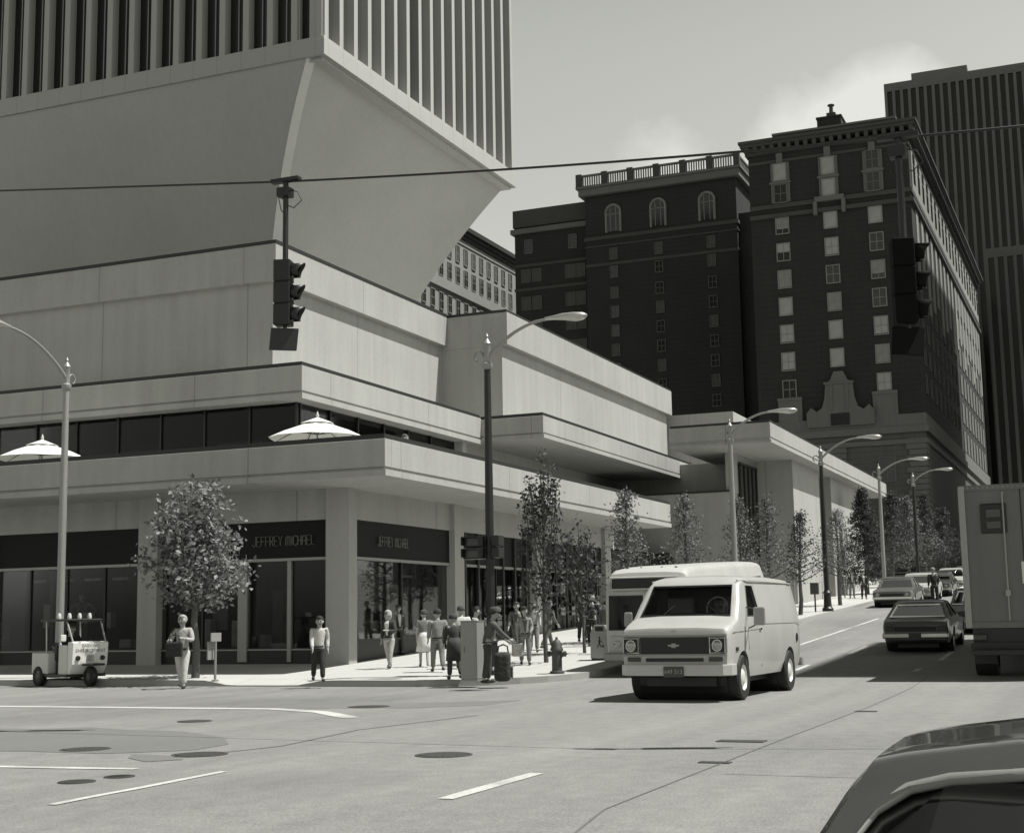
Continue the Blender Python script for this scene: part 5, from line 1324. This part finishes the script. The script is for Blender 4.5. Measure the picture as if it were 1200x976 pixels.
    for (hip, kn, an, toe, heel) in legs:
        a = c.p(S(hip), .085*s, pe); b = c.p(S(kn), .052*s, a); d = c.p(S(an), .036*s, b); c.p(S(toe), .03*s, d)
    for i, (sh, el, wr, dv) in enumerate(arms):
        a = c.p(S(sh), .055*s, ch_); b = c.p(S(el), .04*s, a); d = c.p(S(wr), .028*s, b); sd = 1 if i == 0 else -1
        pl = c.p(S(wr+dv*.06), .033*s, d)
        n1 = dv.orthogonal().normalized(); fx = Vector((1, 0, 0)); fx = (fx-dv*fx.dot(dv)); fx = fx.normalized() if fx.length > .1 else n1; sy = dv.cross(fx)
        for k in range(4):
            o_ = fx*(.03-.02*k); ln = (.075, .085, .08, .06)[k]
            q = c.p(S(wr+dv*(.085+ln*.4)+o_), .0105*s, pl); c.p(S(wr+dv*(.085+ln)+o_-sy*sd*.02), .009*s, q)
        q = c.p(S(wr+dv*.055+fx*.045), .012*s, pl); c.p(S(wr+dv*.1+fx*.055), .01*s, q)
    me = skin_mesh(c.V, c.E, c.R, lod); me.materials.append(M[skinmat])
    link('body', me, None, t, recalc=False)
    ey = MB()
    for sg in (1, -1): ey.ell(S(yaw(J['hd']+Vector((.094, sg*.034, .0)))), (.012*s,)*3, 8, 6)
    for sg in (1, -1): ey.box(-.02*s, -.02*s, -.004*s, .012*s, .02*s, .004*s); ey.v[-8:] = [S(yaw(J['hd']+Vector((.094, sg*.034, .026))))+v for v in ey.v[-8:]]
    ey.box(-.02*s, -.024*s, -.005*s, .01*s, .024*s, .005*s); ey.v[-8:] = [S(yaw(J['hd']+Vector((.092, 0, -.072))))+v for v in ey.v[-8:]]
    ey.build('eyes_and_mouth', M['eye'], t, False)
    # hair
    hm = MB(); cen = J['hd']+Vector((-.012, 0, .018)); vs = []
    nn_, mm = 16, 10
    for i in range(mm+1):
        th = PI*i/mm
        for j in range(nn_):
            q = 2*PI*j/nn_; d = Vector((math.sin(th)*math.cos(q), math.sin(th)*math.sin(q), math.cos(th)))
            front = d.x > .15 and d.z < .45; under = d.z < (-.55 if not longhair else -2)
            r_ = Vector((.118, .106, .122)) if not (front or under) else Vector((.075, .075, .08))
            if longhair and d.z < 0 and not front: r_ = Vector((.115, .118, .24))
            vs.append(S(yaw(cen+Vector((d.x*r_.x, d.y*r_.y, d.z*r_.z)))))
    hm.add(vs, [(i*nn_+j, (i+1)*nn_+j, (i+1)*nn_+(j+1) % nn_, i*nn_+(j+1) % nn_) for i in range(mm) for j in range(nn_)])
    hm.build('hair', cloth(hair), t, False, smooth=70)
    if cap is not None:
        MB().lathe([(.125*s, -.02*s), (.13*s, .05*s), (.09*s, .1*s), (0, .11*s)], S(yaw(J['hd']+Vector((0, 0, .06)))), 14).build('cap', cloth(cap), t, False, smooth=50)
    # jacket or shirt
    c = Chain(); lowz = .9 if coat is None else .88
    a0 = c.p(S(sp(lowz-.03)), .16*s); a = c.p(S(J['wai']), .128*s, a0); b = c.p(S(J['che']), .142*s, a); d = c.p(S(sp(1.42)), .085*s, b); c.p(S(sp(1.475)), .062*s, d)
    for (sh, el, wr, dv) in arms:
        q = c.p(S(sh), .076*s, b); q2 = c.p(S(sh.lerp(el, .9 if not short else .75)), .06*s, q)
        if not short: q3 = c.p(S(el+(wr-el)*.12), .056*s, q2); c.p(S(wr-dv*.01), .044*s, q3)
    me = skin_mesh(c.V, c.E, c.R, lod); link('jacket' if not short else 'shirt', me, cloth(top), t, recalc=False)
    if not short and not seat and top < .3:    # open jacket: lighter shirt front
        fr_ = MB(); pts = []
        for z, w_ in ((1.44, .05), (1.36, .06), (1.25, .05), (1.12, .03), (1.0, .02)):
            for sg in (-1, 1): pts.append(S(sp(z, .125 if z < 1.4 else .075)+Vector((0, sg*w_, 0))))
        fr_.add(pts, [(2*i, 2*i+1, 2*i+3, 2*i+2) for i in range(4)])
        o_ = fr_.build('shirt_front', cloth(.55 if top < .1 else .08), t, False); k_ = o_.modifiers.new('thick', 'SOLIDIFY'); k_.thickness = .02; k_.offset = 0
    if skirt is None and coat is None and not seat:
        bl_ = MB(); n_ = 16; vs = []
        for z in (.925, .965):
            for j in range(n_): q_ = 2*PI*j/n_; vs.append(S(sp(z)+Vector((.118*math.cos(q_), .14*math.sin(q_), 0))))
        bl_.add(vs, [(j, (j+1) % n_, n_+(j+1) % n_, n_+j) for j in range(n_)]); bl_.build('belt', cloth(.03), t, False)
    def ringloft(name, rings, m):
        mb = MB(); n = 20; vs = []
        for k, (ce, rx, ry, wv) in enumerate(rings):
            for j in range(n):
                q = 2*PI*j/n; f = 1+wv*math.sin(q*6+k)
                vs.append(S(ce+Vector((rx*f*math.cos(q), ry*f*math.sin(q), 0))))
        mb.add(vs, [(i*n+j, i*n+(j+1) % n, i*n+n+(j+1) % n, i*n+n+j) for i in range(len(rings)-1) for j in range(n)])
        o = mb.build(name, m, t, False, smooth=80); k = o.modifiers.new('thick', 'SOLIDIFY'); k.thickness = .01
    if skirt is not None:
        hem = skirt; ringloft('skirt', [(sp(1.08), .115, .13, 0), (sp(.93), .15, .175, .01), (Vector((.0, 0, (hem+.9)/2)), .175, .2, .04), (Vector((0, 0, hem)), .2 if stride < .25 else .24, .225, .07)], cloth(bottom))
    else:
        c = Chain(); a0 = c.p(S(J['pel']+Vector((0, 0, -.01))), .112*s)
        for (hip, kn, an, toe, heel) in legs:
            a = c.p(S(hip+Vector((0, 0, -.05))), .1*s, a0); b = c.p(S(kn), .074*s, a); c.p(S(an+(kn-an)*.05), .062*s, b)
        link('trousers', skin_mesh(c.V, c.E, c.R, lod), cloth(bottom), t, recalc=False)
    if coat is not None:
        ringloft('coat_skirt', [(sp(1.12), .14, .155, 0), (sp(.93), .165, .185, .01), (Vector((0, 0, coat)), .2, .215, .04)], cloth(top))
    for (hip, kn, an, toe, heel) in legs:
        m = MB(); d = (toe-heel); ax_ = d.normalized(); m.ell(S(heel.lerp(toe, .52)+Vector((0, 0, .012))), (.125*s, .042*s, .045*s), 12, 8)
        m.build('shoe', cloth(shoe), t, False, smooth=70)
    t_m = Matrix.Translation((X, Y, Z+dz)) @ Matrix.Rotation(rz, 4, 'Z') @ Matrix.Diagonal((1.1, 1.13, 1, 1))
    return t, [t_m @ Vector(S(w_[2]+w_[3]*.09)) for w_ in arms]
def handbag(P_, w_, h_, v, label, rz=0, name='handbag', strap=.16, soft=True):
    t = thing(name, label, 'bag', (P_.x, P_.y, P_.z-h_-strap), rz)
    MB().box(-w_/2, -.05, 0, w_/2, .05, h_).build('body', cloth(v), t, False, bevel=.045, seg=3)
    MB().tube([(-w_*.3, 0, h_-.01), (-w_*.25, 0, h_+strap*.8), (0, 0, h_+strap), (w_*.25, 0, h_+strap*.8), (w_*.3, 0, h_-.01)], .012, 6).build('handle', cloth(max(.03, v*.7)), t, False, smooth=60)
    return t
TOV = YAW+PI        # facing the viewer
AWY = YAW
RIGHT = YAW-PI/2; LEFT = YAW+PI/2
def hgt(px_, head, q): d = ray(px_, head); return (EYE+d*(q.x/d.x)).z-q.z
def stand(px_, feet, head, rz, label, X=None, **k):
    q = ws(px_, feet)
    h = hgt(px_, head, q)
    return person((q.x, q.y, q.z), rz, max(1.45, min(1.88, h)), label, **k)
q = G(213, 806.5)
_, hs = person((q.x, q.y, gz(q.x)), TOV-.1, 1.68, 'woman in a light cardigan stepping off the kerb, holding a big dark bag', top=.36, bottom=.5, hair=.3, stride=.24, woman=True, larm=(.25, 1.25, .25, .35), rarm=(.2, 1.4, .35, .3), shoe=.05)
c_ = (hs[0]+hs[1])/2; handbag(Vector((c_.x-.06, c_.y, c_.z+.1)), .4, .34, .02, 'big dark bag carried by the woman stepping off the kerb', TOV+PI/2)
stand(373, 798.5, 732, TOV+.25, 'short person in a pale blouse and dark trousers walking towards the left kerb', top=.5, bottom=.03, hair=.03, woman=True, stride=.24, larm=(-.25, .3), rarm=(.25, .4))
stand(387, 776, 713, TOV-.5, 'person in dark clothes standing in the shade against the corner column', top=.05, bottom=.05, hair=.06, stride=.04, larm=(.1, .9, .2, .5), rarm=(.1, .8, .2, .5))
stand(456, 783, 715, TOV-.35, 'person with long fair hair in a dark jacket and pale trousers', top=.035, bottom=.36, hair=.4, woman=True, longhair=True, stride=.26, larm=(.2, 1.3, .15, .4), rarm=(-.15, .2))
stand(474, 764, 713, TOV, 'person in a grey short-sleeved top standing in the shade by the shop glass', top=.15, bottom=.1, hair=.08, stride=.08, short=True)
stand(497, 781, 718, AWY+.1, 'woman in a white skirt and grey top walking away beside the grey-jacketed man', top=.17, bottom=.6, hair=.06, woman=True, skirt=.47, stride=.24, short=True, shoe=.3)
stand(513, 787, 713, AWY+.2, 'man in a grey jacket and grey trousers walking away, beside the white skirt', top=.2, bottom=.16, hair=.03, stride=.3, larm=(.2, .3), rarm=(-.25, .3))
stand(533, 796, 722, AWY+.3, 'woman in a long dark coat walking away at the kerb by the grey cabinet', top=.05, bottom=.06, hair=.05, woman=True, coat=.5, stride=.24, larm=(.25, .4), rarm=(-.2, .5))
stand(541, 783, 709, AWY, 'man in a bright white shirt walking away behind the dark-coated woman', top=.62, bottom=.14, hair=.07, stride=.32)
stand(557, 791, 711, RIGHT+.2, 'person in a white collar half hidden behind the grey cabinet', top=.4, bottom=.08, hair=.04, stride=.1)
_, hs = stand(572, 800.5, 713, RIGHT+.1, 'man in a dark suit and flat cap leaning over a dark holdall', top=.09, bottom=.05, hair=.03, stride=.07, lean=.16, larm=(.45, .35, .05, .1), rarm=(.5, .25, .05, .1), cap=.07)
q = ws(588, 798)
bg_ = thing('holdall', 'tall dark holdall standing on the kerb in front of the suited man', 'bag', (q.x, q.y, q.z), RIGHT)
MB().box(-.16, -.2, 0, .2, .2, .62).build('body', cloth(.04), bg_, False, bevel=.1, seg=4)
MB().box(.2, -.14, .06, .25, .14, .32).build('pocket', cloth(.11), bg_, False, bevel=.03)
MB().tube([(-.08, 0, .6), (-.06, 0, .74), (.04, 0, .78), (.13, 0, .74), (.15, 0, .6)], .018, 6).build('handle', M['black'], bg_, False, smooth=60)
_, hs = stand(616, 779, 717, TOV+.1, 'woman in a pale grey jacket and grey trousers carrying a shopping bag', top=.24, bottom=.17, hair=.04, woman=True, longhair=True, stride=.16, larm=(.1, .9, .12, .2), rarm=(-.1, .15))
handbag(hs[1]+Vector((0, 0, .05)), .3, .34, .3, 'pale shopping bag hanging from the hand of the woman in the pale grey jacket', TOV+PI/2, 'shopping_bag')
stand(626, 764, 705, TOV, 'person in a light sleeveless top walking behind the woman with the shopping bag', top=.34, bottom=.2, hair=.09, stride=.28, larm=(.3, .3), rarm=(-.3, .3), short=True)
stand(643, 761, 707, AWY-.9, 'person in grey striding away just left of the sparse tree trunk', top=.13, bottom=.11, hair=.07, stride=.36)
stand(694, 757, 697, AWY-.2, 'tall man in a black suit with grey hair walking away beside the litter bin', top=.02, bottom=.02, hair=.3, stride=.12)
stand(711, 766, 707, AWY-.7, 'person in a dark top with pale shoulders standing beyond the litter bin', top=.1, bottom=.05, hair=.05, stride=.1, woman=True)
stand(683, 752, 700, TOV+.3, 'person with a pale face in dark clothes near the black-suited man', top=.05, bottom=.05, hair=.25, stride=.1)
stand(467, 767, 716, TOV+.5, 'person in a dark top half hidden behind the fair-haired pedestrian', top=.07, bottom=.06, hair=.05, stride=.2)
stand(607, 766, 708, TOV-.2, 'person in a mid-grey jacket left of the woman with the shopping bag', top=.12, bottom=.09, hair=.06, stride=.22)
stand(701, 752, 702, AWY+.4, 'person in a grey short-sleeved top beyond the black-suited man', top=.22, bottom=.05, hair=.08, stride=.25, short=True)
for px_, f_, h_, tp_, bt_, lab in ((988, 700, 673, .16, .18, 'far pedestrian in grey beside the wide soft-leaved tree'), (999, 701, 675, .06, .2, 'far pedestrian in dark top and pale trousers before the sunlit panel'), (1013, 702, 676, .03, .03, 'far pedestrian all in black nearest the dark conifer')):
    stand(px_, f_, h_, TOV, lab, top=tp_, bottom=bt_, stride=.12, lod=1)
q = G(1096, 706); person((70, q.y*70/q.x, gz(70)), AWY, 1.75, 'person in black standing in the road beside the far parked cars', top=.02, bottom=.02, hair=.2, stride=.06, lod=1)
c_ = at(475, 556, 1, 18.9); person((at(475, 511, 1, 19.9).x, 19.9, 5.43), TOV, 1.7, 'person in a pale shirt on the terrace, half hidden by the parapet', top=.55, bottom=.1, hair=.1, stride=.03, group='people on the terrace')
# driver of the van and of the patrol cart, seated
person((vx+1.5, vy-.46, .08), PI-math.radians(2.5), 1.72, 'van driver in a pale shirt behind the steering wheel', top=.62, bottom=.1, hair=.05, seat=True, larm=(.75, .75, .1, .1), rarm=(.75, .75, .1, .1), group='drivers')
cd = Matrix.Rotation(hd_, 3, 'Z') @ Vector((-1.0, 0, 0)); p = ct.location
person((p.x+cd.x, p.y+cd.y, -.2), hd_, 1.74, 'patrol cart driver in a dark uniform and cap', top=.02, bottom=.025, hair=.05, seat=True, larm=(.6, .7, .1, .1), rarm=(.6, .7, .1, .1), cap=.04, group='drivers')
# shop-window mannequin on the left
c_ = at(97, 740, 0, 35.6); person((35.6, c_.y, .72), TOV, 1.78, 'shop window mannequin in a grey outfit with hands on hips at the left', top=.2, bottom=.12, hair=.05, stride=.05, larm=(-.35, 1.2, .8, .9), rarm=(-.35, 1.2, .8, .9), group='shop window mannequins')
